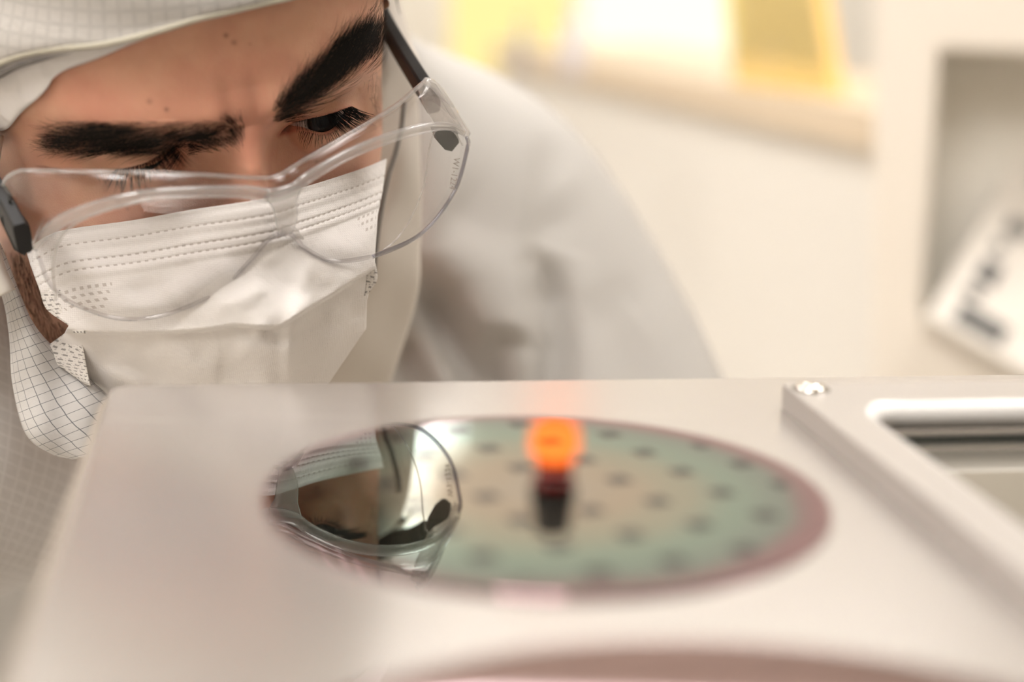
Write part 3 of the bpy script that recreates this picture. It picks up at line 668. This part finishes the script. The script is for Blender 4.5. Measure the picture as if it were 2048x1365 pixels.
lashes(HB, [(652, 231), (667, 227), (681, 222), (700, 215), (704, 213)], [(684, 268), (706, 264), (724, 254), (735, 243), (742, 234)], 210, .10e-3, .004, person, .007, jit=5)
lashes(HB, [(600, 262), (623, 266), (640, 269), (655, 268), (668, 262), (680, 253)], [(594, 280), (608, 294), (632, 298), (655, 292), (676, 284), (696, 272)], 46, .085e-3, .002, person, .004, jit=3)
lashes(HB, [(230, 339), (264, 334), (300, 322), (330, 303), (352, 290)], [(205, 378), (262, 390), (312, 362), (350, 345), (388, 328)], 130, .10e-3, .003, person, .008, jit=6)
lashes(HB, [(190, 342), (240, 342), (300, 336)], [(196, 366), (250, 376), (302, 372)], 26, .08e-3, .003, person, .005, jit=5)
# stubble on the jaw
SB = grow(HB, [(0, 500), (40, 505), (75, 560), (100, 640), (140, 650), (150, 700), (100, 700), (50, 620)], 900, lambda x, y: (.55, 1), lambda x, y: .0042, soft=3, lift=.5, k=4, curl=.3)
if len(SB): strands('stubble', SB, .05e-3, HAIR, person)

# ------------------------------------------------------------------ face mask
def coarse(extra, up=0.0, lo=-150):
    ph = np.radians(np.arange(-180, 180, 1.5)); us = np.arange(lo, 121, 1.5); P, U_ = np.meshgrid(ph, us); r, o = base(P, U_)
    r, o = extra(r, U_, o, P)
    V = HW(r, U_, o); n = np.cross(np.gradient(V, axis=1), np.gradient(V, axis=0)); n /= np.linalg.norm(n, axis=2)[..., None]+1e-12
    c = HW(0*r, U_, 0*o-85); s = np.sign(((V-c)*n).sum(-1)); n = n*s[..., None]
    return V+n*up
MU = np.array([-150, -135, -122, -110, -95, -75, -60, -50, -42, -32, -22, -12, -2, 8.]); MH = np.array([-40, -14, 6, 20, 28, 33, 37, 38, 35, 29.5, 25, 20, 14, 5.])
def maskform(r, u, o, P):
    o = o+features(r, u, o, P)*0
    mid = np.interp(u, MU, MH); sl = np.interp(u, [-120, -60, -40, -20, 0], [.62, .70, .80, 1.15, 1.5]); rd = np.interp(u, [-120, -60, -40, -10], [16, 11, 8, 5])
    tent = mid-sl*(np.sqrt(r*r+rd*rd)-rd)
    k = 9; oo = o+1.5; h = np.clip(.5+.5*(tent-oo)/k, 0, 1); sm = oo*(1-h)+tent*h+k*h*(1-h)
    return r, np.where(np.cos(P) > .05, sm, o)
MV = coarse(maskform, .0012)
MB = BVHTree.FromPolygons([Vector(v) for v in MV.reshape(-1, 3)], gridfaces(*MV.shape[:2], True).tolist())
mask = empty('face_mask', tuple(at(460., 560., .58))); setp(mask, 'white pleated surgical face mask over the nose and mouth', 'face mask')
top = [(52, 500), (100, 470), (147, 457), (264, 441), (381, 420), (483, 405), (556, 392), (600, 377), (646, 363), (722, 338), (773, 318)]
kt = [0, .08, .18, .23, .30, .45, .55, .65, .78, .9, 1]
Lk = [(52, 500), (60, 527), (72, 560), (79, 578), (92, 615), (138, 650), (118, 690), (128, 735), (165, 772), (203, 799), (240, 850)]
Rk = [(773, 318), (769, 352), (764, 388), (760, 405), (755, 432), (750, 500), (748, 545), (733, 600), (731, 657), (684, 726), (600, 850)]
bot = [(240, 850), (350, 885), (480, 895), (600, 850)]
NS, NT = 240, 170
ss = np.linspace(0, 1, NS); tt = np.linspace(0, 1, NT)
Tc = byarc(top, NS); Bc = byarc(bot, NS)
Lc = np.stack([np.interp(tt, kt, [p[j] for p in Lk]) for j in (0, 1)], -1); Rc = np.stack([np.interp(tt, kt, [p[j] for p in Rk]) for j in (0, 1)], -1)
S_, T_ = np.meshgrid(ss, tt); S3, T3 = S_[..., None], T_[..., None]
C1 = (1-T3)*Tc[None]+T3*Bc[None]; C2 = (1-S3)*Lc[:, None]+S3*Rc[:, None]
C12 = (1-S3)*(1-T3)*Tc[0]+S3*(1-T3)*Tc[-1]+(1-S3)*T3*Bc[0]+S3*T3*Bc[-1]
G = C1+C2-C12
hitm = np.zeros((NT, NS)); 
dz = np.full((NT, NS), np.nan)
for i in range(NT):
    for j in range(NS):
        d = ray(*G[i, j]); loc, n, _, _ = MB.ray_cast(Vector(CO), Vector(d).normalized())
        if loc is not None: dz[i, j] = (np.array(loc)-CO)@CF
for i in range(NT):             # fill what misses the form from its neighbours
    row = dz[i]; ok = ~np.isnan(row)
    if ok.any(): dz[i] = np.interp(np.arange(NS), np.arange(NS)[ok], row[ok])
for _ in range(10):
    dz[1:-1, 1:-1] = (dz[1:-1, 1:-1]*2+dz[:-2, 1:-1]+dz[2:, 1:-1]+dz[1:-1, :-2]+dz[1:-1, 2:])/6
# pleats and creases, in metres towards the viewer
FX = [60, 140, 176, 230, 293, 400, 469, 515, 560, 620, 665, 725, 780]; FYv = [662, 660, 663, 665, 665, 659, 650, 652, 650, 614, 588, 549, 520]
gx, gy = G[..., 0], G[..., 1]
_q = resample(list(zip(FX, FYv)), 400); fyl = np.interp(gx, _q[:, 0], _q[:, 1]); da = fyl-gy
pull = .0042*np.exp(-np.clip(da, 0, 999)/55)*sst(-2.5, 1.5, da)*(1-sst(.95, 1.0, S_)*.5)
pull += -.0030*np.exp(-np.clip(-da, 0, 999)/28)*(1-sst(-6, 0, da))
# stitched band at the top
for v0 in (.075, .30*1.0): pull += .0
pull += .0010*sst(.02, .05, T_)*(1-sst(.235, .262, T_))-.0005*ga(T_-.125, .02)-.0006*ga(T_-.172, .006)-.0006*ga(T_-.215, .006)-.0005*ga(T_-.08, .006)
cpull = np.zeros(gx.shape)
def crease(pts, wd, h, fade=.15):
    global cpull
    L_ = byarc(pts, 60); P_ = np.stack([gx, gy], -1); D = np.full(gx.shape, 1e9); A_ = np.zeros(gx.shape)
    for k in range(59):
        a, b = L_[k], L_[k+1]; t = np.clip(((gx-a[0])*(b[0]-a[0])+(gy-a[1])*(b[1]-a[1]))/((b[0]-a[0])**2+(b[1]-a[1])**2), 0, 1)
        q = np.hypot(gx-a[0]-t*(b[0]-a[0]), gy-a[1]-t*(b[1]-a[1])); m = q < D; D = np.where(m, q, D); A_ = np.where(m, (k+t)/59, A_)
    cpull = cpull+1.3*h*ga(D, wd*1.3)*sst(0, fade, A_)*(1-sst(1-fade, 1, A_))
crease([(578, 770), (576, 700), (590, 640), (612, 560), (600, 500), (575, 450)], 16, .0024)
crease([(562, 770), (560, 690), (570, 620)], 7, -.0012)
crease([(330, 600), (400, 570), (470, 530)], 22, .0022); crease([(250, 590), (320, 570), (400, 535)], 14, -.0014)
crease([(520, 660), (575, 672), (620, 655), (660, 620)], 12, -.0026); crease([(470, 690), (540, 700), (600, 690)], 14, .0018)
crease([(640, 700), (680, 670), (725, 640)], 10, .0013); crease([(620, 600), (560, 560), (540, 520)], 16, -.0013)
crease([(300, 690), (380, 720), (450, 735)], 26, .0022); crease([(190, 690), (260, 730), (340, 765)], 14, -.0018); crease([(210, 740), (300, 775)], 12, .0018)
crease([(380, 700), (460, 740), (520, 765)], 14, -.0015); crease([(650, 560), (690, 590), (720, 640)], 14, -.0014)
crease([(420, 610), (480, 600), (530, 570)], 14, .0016); crease([(600, 650), (560, 665), (500, 660)], 8, .0018)
crease([(640, 480), (690, 500), (735, 505)], 12, .0010); crease([(610, 520), (660, 560), (720, 560)], 14, .0012); crease([(220, 620), (300, 615), (380, 600)], 12, .0010)
for _ in range(16):
    cpull[1:-1, 1:-1] = (cpull[:-2, 1:-1]+cpull[2:, 1:-1]+cpull[1:-1, :-2]+cpull[1:-1, 2:])/4
pull = pull+cpull
PM = CO+ray(gx, gy)*(dz-pull)[..., None]
du_ = np.linalg.norm(np.diff(PM[NT//6], axis=0), axis=1); Umm = np.r_[0, np.cumsum(du_)]*1000
UVm = np.stack([np.repeat(Umm[None]*131/Umm[-1], NT, 0), T_], -1)
grid('mask_body', PM, MASKC, mask, uv=UVm, solid=.0006)
# perforated end tabs with the ear loops
def m_tab():
    m, N, L = nt('perforated_tab'); b = N['Principled BSDF']; uv = N.new('ShaderNodeUVMap'); sp = N.new('ShaderNodeSeparateXYZ'); L.new(uv.outputs[0], sp.inputs[0])
    row = mathn(N, L, 'FLOOR', mathn(N, L, 'DIVIDE', sp.outputs[1], 1.9)); f = mathn(N, L, 'FRACT', mathn(N, L, 'DIVIDE', sp.outputs[1], 1.9)); g_ = mathn(N, L, 'FRACT', mathn(N, L, 'ADD', mathn(N, L, 'DIVIDE', sp.outputs[0], 2.5), mathn(N, L, 'MULTIPLY', row, .5)))
    fac = mathn(N, L, 'MULTIPLY', mathn(N, L, 'LESS_THAN', f, .32), mathn(N, L, 'LESS_THAN', g_, .5))
    v = N.new('ShaderNodeTexVoronoi'); v.inputs['Scale'].default_value = .9; v.inputs['Randomness'].default_value = .3; L.new(uv.outputs[0], v.inputs['Vector']); fac = mathn(N, L, 'MAXIMUM', fac, mathn(N, L, 'MULTIPLY', mathn(N, L, 'LESS_THAN', v.outputs['Distance'], .25), .5))
    mx = N.new('ShaderNodeMix'); mx.data_type = 'RGBA'; mx.inputs[6].default_value = (.80, .76, .72, 1); mx.inputs[7].default_value = (.20, .18, .17, 1); L.new(mathn(N, L, 'MULTIPLY', fac, .8), mx.inputs[0])
    L.new(mx.outputs[2], b.inputs['Base Color']); b.inputs['Roughness'].default_value = .7
    bp = N.new('ShaderNodeBump'); bp.inputs['Strength'].default_value = .6; bp.inputs['Distance'].default_value = .0004; L.new(v.outputs['Distance'], bp.inputs['Height']); L.new(bp.outputs['Normal'], b.inputs['Normal']); return m
TABM = m_tab()
def patch(name, left, right, zl, zr, mat, parent, n=30, m=30, bulge=0.0, solid=.0006, wr=0, mmuv=True, attr=None, sag=None, arc=True):
    """surface between two pixel outlines with depths along them"""
    f = byarc if arc else resample
    Lp = f([(*p, z) for p, z in zip(left, np.interp(np.linspace(0, 1, len(left)), np.linspace(0, 1, len(np.atleast_1d(zl))), np.atleast_1d(zl))*1000)], m)
    Rp = f([(*p, z) for p, z in zip(right, np.interp(np.linspace(0, 1, len(right)), np.linspace(0, 1, len(np.atleast_1d(zr))), np.atleast_1d(zr))*1000)], m)
    s = np.linspace(0, 1, n); Q = Lp[:, None]*(1-s)[None, :, None]+Rp[:, None]*s[None, :, None]
    z = Q[..., 2]/1000-bulge*np.sqrt(np.clip(4*s*(1-s), 0, 1))[None]
    if wr is not None and callable(wr): z = z+wr(Q[..., 0], Q[..., 1])
    P = CO+ray(Q[..., 0], Q[..., 1])*z[..., None]
    a = np.r_[0, np.cumsum(np.linalg.norm(np.diff(P.mean(0), axis=0), axis=1))]*1000; b = np.r_[0, np.cumsum(np.linalg.norm(np.diff(P.mean(1), axis=0), axis=1))]*1000
    uv = np.stack(np.meshgrid(a, b), -1)
    return grid(name, P, mat, parent, uv=uv, solid=solid, attr=attr)
zt0 = dz[int(.58*NT), 2]
patch('side_tab', [(139, 660), (84, 708), (128, 738), (170, 768)], [(165, 690), (168, 705), (172, 728), (180, 772)], [zt0-.0012]*2, [zt0-.003]*2, TABM, mask, n=20, m=20)
patch('side_tab', [(79, 578), (94, 619), (136, 650), (150, 668)], [(120, 580), (140, 610), (165, 640), (170, 668)], [dz[int(.25*NT), 1]-.0012]*2, [dz[int(.4*NT), 16]-.0012]*2, TABM, mask, n=20, m=20)
zr0 = dz[int(.52*NT), -3]
patch('side_tab', [(735, 520), (732, 560), (730, 592)], [(750, 525), (754, 560), (735, 588)], [zr0]*2, [zr0+.002]*2, TABM, mask, n=10, m=14)

# ------------------------------------------------------------------ safety glasses
gl = empty('safety_glasses', tuple(at(570., 390., .54))); setp(gl, 'clear wraparound safety glasses with black arms, worn low on the nose', 'glasses')
def lens_o(r, u, back=0.0, side=0.0): return 33-30*(np.abs(r)/88)**2.3+.13*u-back-side*(np.abs(r)/88)**4
def onlens(x, y, back=0.0, side=0.0):
    """point where a sight line meets the wrapped lens surface"""
    x, y = np.asarray(x, float), np.asarray(y, float); d = ray(x, y); z = np.full(x.shape, .55)
    for _ in range(40):
        P = CO+d*z[..., None]; r, u, o = HL(P); z = z+(o-lens_o(np.clip(r, -96, 96), u, back, side))*.001*.7
    return CO+d*z[..., None]
Bp = [(66, 480), (84, 448), (130, 425), (200, 402), (290, 384), (380, 377), (480, 376), (538, 380), (578, 372), (622, 345), (700, 302), (780, 270), (850, 252), (900, 250), (933, 266)]
Cp = [(78, 515), (100, 568), (140, 604), (220, 634), (290, 637), (360, 620), (440, 580), (500, 522), (552, 470), (606, 494), (664, 522), (745, 514), (842, 468), (908, 385), (935, 296)]
n_, m_2 = 160, 40
Bq, Cq = resample(Bp, n_), resample(Cp, n_); t = np.linspace(0, 1, m_2)[:, None, None]
Q = Bq[None]*(1-t)+Cq[None]*t; PL = onlens(Q[..., 0], Q[..., 1])
grid('lens', PL, CLEAR, gl, solid=.0021)
Ap = [(4, 372), (14, 356), (34, 344), (60, 341), (150, 343), (300, 345), (430, 351), (520, 356), (556, 351), (600, 325), (700, 267), (790, 213), (832, 178), (852, 161), (868, 166)]
Bs = [(62, 494), (84, 448), (130, 425), (200, 402), (290, 384), (380, 377), (480, 376), (538, 380), (578, 372), (622, 345), (700, 302), (780, 270), (850, 252), (900, 250), (933, 266)]
Aq = resample(Ap, n_); Bq2 = resample(Bs, n_); PA_ = onlens(Aq[:, 0], Aq[:, 1], 8, 12); PB_ = onlens(Bq2[:, 0], Bq2[:, 1])
t = np.linspace(0, 1, 24)[:, None, None]; mid = (PA_+PB_)/2-.0022*CF[None]+.0015*EU[None]
PS = (1-t)**2*PB_[None]+2*t*(1-t)*(2*mid-.5*PA_-.5*PB_)[None]+t*t*PA_[None]
grid('brow_shield', PS, SHIELD, gl, solid=.0021)
def tubeon(name, pts, rad, mat, back=0, side=0, flat=1.0, lift=0.0, n=90, up=None):
    q = byarc(pts, n); P = onlens(q[:, 0], q[:, 1], back, side)-CF*lift
    return tube(name, P, rad, mat, gl, 10, flat, EU if up is None else up)
tubeon('shield_rim', Ap, .0007, RIBM, 8, 12)
# the thick moulded rib under the brow shield, split over the two lenses
tubeon('rib', [(70, 500), (90, 470), (130, 440), (200, 412), (290, 392), (380, 385), (480, 384), (536, 392)], np.interp(np.linspace(0, 1, 90), [0, .1, .8, 1], [.0010, .0023, .0023, .0028]), RIBM, lift=.0006, flat=.7)
tubeon('rib', [(536, 392), (560, 388), (590, 376), (625, 350), (700, 308), (780, 276), (850, 257), (900, 254), (928, 268)], np.interp(np.linspace(0, 1, 90), [0, .15, .8, 1], [.0028, .0023, .0021, .0010]), RIBM, lift=.0006, flat=.7)
tubeon('bridge', [(566, 384), (570, 410), (573, 440), (570, 468)], np.interp(np.linspace(0, 1, 30), [0, .3, .7, 1], [.0070, .0045, .0040, .0026]), RIBM, flat=.22, n=30, up=ER)
tubeon('lens_edge', Cp[:8]+[(530, 486), (548, 472)], .0008, EDGEL, n=120)
tubeon('lens_edge', [(548, 472), (575, 466), (600, 486)]+Cp[9:12], .0008, EDGEL, n=80)
tubeon('lens_edge', Cp[11:]+[(934, 275)], .0008, EDGEM, n=90)
tubeon('lens_step', [(925, 290), (905, 262), (872, 262), (858, 300), (850, 360), (830, 420), (796, 475), (760, 506)], .00035, RIBM, back=2.5)
tubeon('lens_step', [(112, 600), (106, 540), (112, 495), (140, 455), (200, 425), (300, 398)], .0006, RIBM, back=2.0)
tubeon('nose_pad', [(484, 556), (492, 530), (506, 500), (528, 474), (548, 464)], np.linspace(.0014, .0022, 90), RIBM, back=4, flat=.6)
tubeon('nose_pad', [(632, 508), (612, 496), (598, 476), (584, 462), (562, 460)], np.linspace(.0010, .0020, 90), RIBM, back=4, flat=.6)
tubeon('side_rim', [(852, 163), (868, 170), (885, 190), (908, 228), (933, 268)], .0016, RIBM, back=5, n=30)
# black arms
def barm(name, pts, w, h, mat, parent):
    q = resample(pts, 40); P = at(q[:, 0], q[:, 1], q[:, 2]); T = np.gradient(P, axis=0); T /= np.linalg.norm(T, axis=1)[:, None]
    Nn = ER-(T@ER)[:, None]*T; Nn /= np.linalg.norm(Nn, axis=1)[:, None]; Bb = np.cross(T, Nn)
    c = [(-1, -.8), (-.7, -1), (.7, -1), (1, -.8), (1, .8), (.7, 1), (-.7, 1), (-1, .8)]
    V = np.stack([P+Nn*a*w/2+Bb*b*h/2 for a, b in c], 1)
    f = gridfaces(40, 8, True).tolist()+[list(range(8))[::-1], list(range(39*8, 40*8))]
    return mesh(name, V, f, mat, parent, smooth=False)
barm('temple_arm', [(868, 208, .611), (856, 188, .615), (838, 160, .622), (806, 108, .640), (770, 45, .658), (735, -30, .678), (700, -110, .70)], .0052, .0088, BLACKP, gl)
barm('temple_arm', [(46, 478, .548), (26, 440, .556), (4, 402, .566), (-40, 335, .585), (-90, 260, .61)], .0052, .0125, BLACKP, gl)
patch_sp = [(838, 180), (856, 160), (872, 168), (908, 226), (932, 266), (898, 252), (872, 250), (848, 210)]
Ph = onlens(np.array([p[0] for p in patch_sp]), np.array([p[1] for p in patch_sp]), 5, 3); V = np.concatenate([Ph, Ph-EO*.002]); k = len(patch_sp)
mesh('side_window', V, [list(range(k)), list(range(k, 2*k))[::-1]]+[[i, (i+1) % k, k+(i+1) % k, k+i] for i in range(k)], RIBM, gl, smooth=False)
fc = bpy.data.curves.new('engraved_mark', 'FONT'); fc.body = 'W1-1224'; fc.size = .0034; fc.extrude = .00005; fc.align_x = 'CENTER'; fc.align_y = 'CENTER'
fo = bpy.data.objects.new('engraved_mark', fc); COL.objects.link(fo); fc.materials.append(pbr('etched_plastic', (.55, .50, .46), .6))
_c = onlens(np.array([909.]), np.array([348.]))[0]; _x = -(onlens(np.array([913.]), np.array([318.]))[0]-onlens(np.array([904.]), np.array([378.]))[0]); _x /= np.linalg.norm(_x)
_n = -CF-(-CF@_x)*_x; _n /= np.linalg.norm(_n); _y = np.cross(_n, _x); _m = Matrix.Identity(4)
for i in range(3): _m[i][0] = _x[i]; _m[i][1] = _y[i]; _m[i][2] = _n[i]; _m[i][3] = _c[i]-CF[i]*.0012
_me = bpy.data.meshes.new_from_object(fo); bpy.data.objects.remove(fo); fo = bpy.data.objects.new('engraved_mark', _me); COL.objects.link(fo)
fo.parent = gl; fo.matrix_parent_inverse = Matrix.Translation(-Vector(gl.location)); fo.matrix_basis = _m
# dark hinge lug seen through the lens
q = [(868, 262), (915, 262), (918, 286), (904, 303), (890, 300), (876, 284)]
Ph = onlens(np.array([p[0] for p in q]), np.array([p[1] for p in q]), 4, 0); V = np.concatenate([Ph, Ph-EO*.004]); k = len(q)
mesh('hinge_lug', V, [list(range(k)), list(range(k, 2*k))[::-1]]+[[i, (i+1) % k, k+(i+1) % k, k+i] for i in range(k)], GREYP, gl, smooth=False)
q = [(20, 400), (60, 455), (66, 486), (50, 512), (28, 500), (0, 440)]
Ph = onlens(np.array([p[0] for p in q]), np.array([p[1] for p in q]), 5, 0); V = np.concatenate([Ph, Ph-EO*.004])
mesh('hinge_lug', V, [list(range(k)), list(range(k, 2*k))[::-1]]+[[i, (i+1) % k, k+(i+1) % k, k+i] for i in range(k)], GREYP, gl, smooth=False)

# ------------------------------------------------------------------ hood, cap, collar, coverall
def shellform(k):
    return coarse(lambda r, u, o, P: (r, o), k, -150)
HF = shellform(.006); HFB = BVHTree.FromPolygons([Vector(v) for v in HF.reshape(-1, 3)], gridfaces(*HF.shape[:2], True).tolist())
CFm = shellform(.0035); CFB = BVHTree.FromPolygons([Vector(v) for v in CFm.reshape(-1, 3)], gridfaces(*CFm.shape[:2], True).tolist())
def phu(P):
    """head angle and height of world points (for walking up the skull)"""
    r, u, o = HL(P); W, Fr, oc = (tabv(np.clip(u, -220, 118), j) for j in (1, 2, 3))
    c = np.clip(np.abs(o-oc)/np.where(o > oc, Fr-oc, oc-tabv(np.clip(u, -220, 118), 4)), 0, 1.2)**(NEXP/2)*np.sign(o-oc); s = np.clip(np.abs(r)/W, 0, 1.2)**(NEXP/2)*np.sign(r)
    return np.arctan2(s, c), u
def shellpoint(phi, u, k):
    r, o = base(phi, u); e = .4
    r1, o1 = base(phi+.01, u); r2, o2 = base(phi, u+e)
    P = HW(r, u, o); a = HW(r1, u, o1)-P; b = HW(r2, u+e, o2)-P; n = np.cross(a, b); n /= np.linalg.norm(n, axis=-1)[..., None]+1e-12
    c = HW(0*r, u, 0*o-85); s = np.sign(((P-c)*n).sum(-1)); return P+n*s[..., None]*np.asarray(k)[..., None]
def cap_shell(name, edge, B, k, mat, parent, utop=119, fold=.0, solid=.0008, n=150, phimax=None):
    E_ = byarc(edge, n); pts = np.array([hit(B, x, y)[0] for x, y in E_]); ph, u0 = phu(pts)
    ph = np.unwrap(ph); o_ = np.argsort(ph); ph, u0 = ph[o_], u0[o_]
    # carry on round the back of the head
    back = np.linspace(ph[-1], ph[0]+2*PI, 90)[1:-1]; ub = u0[-1]+(u0[0]-u0[-1])*(np.arange(1, 89)/89.)
    ub = ub-45*np.sin(np.linspace(0, PI, 88))
    ph = np.r_[ph, back]; u0 = np.r_[u0, ub]; m = 50
    tt_ = np.linspace(0, 1, m)[:, None]; Um = u0[None]*(1-tt_)+utop*tt_; Pm = np.repeat(ph[None], m, 0)
    kk = k+fold*np.sin(Um/4.0+3*np.sin(Pm*2))*(tt_ > 0)
    P = shellpoint(Pm, Um, kk)
    uvx = (ph*78)[None].repeat(m, 0); uv = np.stack([uvx, Um], -1)
    return grid(name, P, mat, parent, uv=uv, wrap=True, solid=solid), P
edge = [(-70, 178), (-30, 166), (0, 152), (40, 133), (90, 117), (150, 106), (215, 98), (270, 86), (335, 66), (400, 45), (470, 28), (540, 12), (590, 0), (650, -22), (705, -46)]
hood, HP = cap_shell('hood', edge, HFB, .0062, HOODC, person, fold=.0011)
tube('hood_hem', HP[0][:150], .0011, mottled('hem_thread', (.62, .58, .46), (.5, .47, .40), 900, .8), person, 8)
cap_edge = [(-70, 300), (-20, 280), (0, 273), (28, 266), (60, 236), (100, 205), (122, 182), (132, 165), (160, 146), (200, 130), (240, 112), (275, 95), (335, 70), (400, 50), (470, 33), (540, 16), (590, 5), (650, -14), (705, -38)]
cap_o, CP_ = cap_shell('inner_cap', cap_edge, CFB, .0022, CAPC, person, utop=100, fold=.0004, solid=.0004)
tube('hood_elastic', np.array([hit(CFB, x, y)[0]-CF*.0035 for x, y in byarc([(-40, 176), (0, 158), (40, 137), (90, 122), (150, 110)], 40)]), np.interp(np.linspace(0, 1, 40), [0, .1, .6, 1], [.0011, .0011, .0009, .00005]), pbr('grey_elastic', (.13, .115, .105), .8), person, 8)
# side of the hood beyond the cheek
def wrin(x, y): return .0012*np.sin(x/19+y/60)+.0010*np.sin(y/37-x/50)
SIDEC = mottled('hood_side_cloth', (.60, .55, .49), (.64, .59, .53), 20, .8, bump=.3, bscale=150)
patch('hood_side', [(660, -60), (690, 40), (700, 150), (700, 300), (690, 420), (680, 520), (670, 620), (640, 720), (600, 800)],
      [(780, -60), (798, 0), (818, 70), (832, 150), (838, 250), (842, 380), (840, 500), (832, 600), (770, 800)], [.668, .665, .66, .655, .65, .655, .67], [.70, .69, .685, .68, .68, .69, .70], SIDEC, person, n=40, m=80, bulge=.006, wr=wrin)
tube('hood_hem', at(np.array([808., 803, 790, 778, 767, 757, 750, 746]), np.array([205., 255, 310, 345, 395, 450, 510, 560]), np.array([.652, .65, .648, .646, .646, .646, .648, .65])), .0011, pbr('hem_gap_shade', (.16, .15, .14), .8), person, 8)  # hem tube coloured dark for the shade in the gap beside the mask
tube('hood_drawcord', at(np.array([783., 790, 797, 800, 806, 822]), np.array([-20., 15, 40, 58, 75, 100]), np.array([.665, .665, .665, .666, .668, .67])), .0016, pbr('dark_cord', (.03, .02, .015), .8), person, 8)
patch('hood_side', [(748, -60), (752, 0), (757, 30), (775, 62), (792, 95), (812, 120)], [(785, -60), (797, 0), (812, 50), (824, 90), (834, 110), (838, 125)], [.66, .66, .655], [.668, .668, .668], SIDEC, person, n=16, m=40, bulge=.004)
# collar flap at the left
patch('hood_side', [(-330, 160), (-340, 300), (-340, 450), (-330, 600), (-280, 720)], [(6, 272), (-2, 330), (-6, 400), (-4, 470), (8, 530), (30, 580)], [.64, .64, .64], [.584, .580, .582], SIDEC, person, n=30, m=50, bulge=.02)  # unseen side of the hood, added to shade the jaw from the lamps
def wr2(x, y): return .0016*np.sin(y/30+x/70)+.0012*np.sin(x/16)
patch('collar', [(-60, 470), (-30, 520), (5, 590), (20, 670), (27, 770), (52, 866), (100, 905), (145, 918)], [(-30, 440), (0, 490), (44, 602), (68, 652), (104, 694), (190, 770), (262, 840), (262, 900)],
      [.605, .605, .605, .60, .598, .60], [.590, .592, .600, .606, .612, .615], COLLARC, person, n=60, m=90, bulge=.010, wr=wr2, solid=.0008)
# loose cloth of the sleeve and shoulder, with its folds
def linesd(line, x, y):
    L_ = byarc(line, 40); D = np.full(x.shape, 1e9); A_ = np.zeros(x.shape)
    for k_, (a, b) in enumerate(zip(L_[:-1], L_[1:])):
        v = b-a; t = np.clip(((x-a[0])*v[0]+(y-a[1])*v[1])/(v@v), 0, 1); q = np.hypot(x-a[0]-t*v[0], y-a[1]-t*v[1]); m = q < np.abs(D)
        sg = np.sign(v[0]*(y-a[1])-v[1]*(x-a[0])); D = np.where(m, q*sg, D); A_ = np.where(m, (k_+t)/39, A_)
    return D, sst(0, .35, A_)
def sleeve_wr(x, y):
    z = 0*x
    for line, h, w in (([(838, 500), (850, 590), (900, 680), (955, 780), (980, 860)], .016, 26), ([(1060, 480), (1085, 580), (1096, 680), (1092, 780), (1090, 860)], .014, 26),
                       ([(760, 640), (800, 700), (840, 800), (850, 870)], .012, 30), ([(880, 400), (960, 440), (1040, 470)], .003, 44),
                       ([(1180, 560), (1230, 660), (1290, 800)], .005, 30), ([(1080, 400), (1160, 480), (1220, 560)], .004, 40), ([(1090, 250), (1085, 400), (1075, 520)], .004, 22), ([(1010, 640), (1000, 720), (1010, 800)], .006, 30)):
        d, w_ = linesd(line, x, y); z = z+1.7*w_*h*np.where(d > 0, np.exp(-(d/w/1.3)**2), np.exp(-(d/(w*2.4))**2))
    return z
patch('sleeve', [(740, -40), (760, 60), (770, 250), (770, 420), (740, 560), (690, 700), (640, 800), (620, 900)], [(770, 30), (800, 62), (850, 90), (930, 122), (1010, 158), (1090, 210), (1160, 275), (1230, 365), (1300, 475), (1365, 590), (1415, 690), (1450, 770), (1480, 850), (1500, 900)],
      [.80, .80, .79, .78, .78], [.90, .91, .91, .90, .88], SUITC, person, n=110, m=140, bulge=.075, wr=sleeve_wr, solid=.001)
TRUNKC = m_gridcloth('trunk_cloth', (.50, .475, .46), (.57, .545, .53), 5.0, .8)
patch('trunk_front', [(-140, 480), (-140, 700), (-140, 1000), (-140, 1300)], [(190, 700), (262, 850), (250, 1000), (140, 1140), (0, 1190), (-60, 1230)], [.66, .655, .655, .66], [.70, .70, .71, .72], TRUNKC, person, n=50, m=70, bulge=.03, wr=lambda x, y: .003*np.sin(x/55+y/80), solid=.001)
# trunk, shoulder and arm: tubes fused into one skin
def limb(C, R, n=20):
    C = resample(C, 24); R = resample(np.array(R)[:, None], 24)[:, 0]; return tube_data(C, R, n)
def A3(l): return [at(float(x), float(y), z) for x, y, z in l]
parts = [limb(A3([(430, 420, .86), (500, 800, .86), (520, 1500, .92)]), [.070, .125, .14]),
         limb(A3([(560, 560, .80), (840, 360, .91), (960, 420, .93), (1000, 460, .94)]), [.075, .065, .065, .06]),
         limb(A3([(880, 380, .92), (960, 460, .93), (1070, 660, .92), (1180, 930, .90), (1210, 1250, .86)]), [.060, .064, .062, .062, .060]),
         limb(A3([(520, 700, .80), (250, 800, .80), (-60, 740, .80), (-300, 680, .82)]), [.09, .095, .09, .085]),
         limb(A3([(250, 900, .84), (60, 1100, .84), (-160, 1500, .84)]), [.10, .09, .08])]
Vs, Fs, off = [], [], 0
for V, f in parts:
    Vs.append(V); Fs += [[i+off for i in q] for q in f]; off += len(V)
cov = mesh('coverall', np.concatenate(Vs), Fs, SUITC, person)
m = cov.modifiers.new('fuse', 'REMESH'); m.mode = 'VOXEL'; m.voxel_size = .006; m.use_smooth_shade = True
m = cov.modifiers.new('relax', 'SMOOTH'); m.iterations = 14; m.factor = .8
tx = bpy.data.textures.new('folds', 'CLOUDS'); tx.noise_scale = .07; tx.noise_depth = 1
m = cov.modifiers.new('folds', 'DISPLACE'); m.texture = tx; m.strength = .016; m.mid_level = .5; m.texture_coords = 'LOCAL'
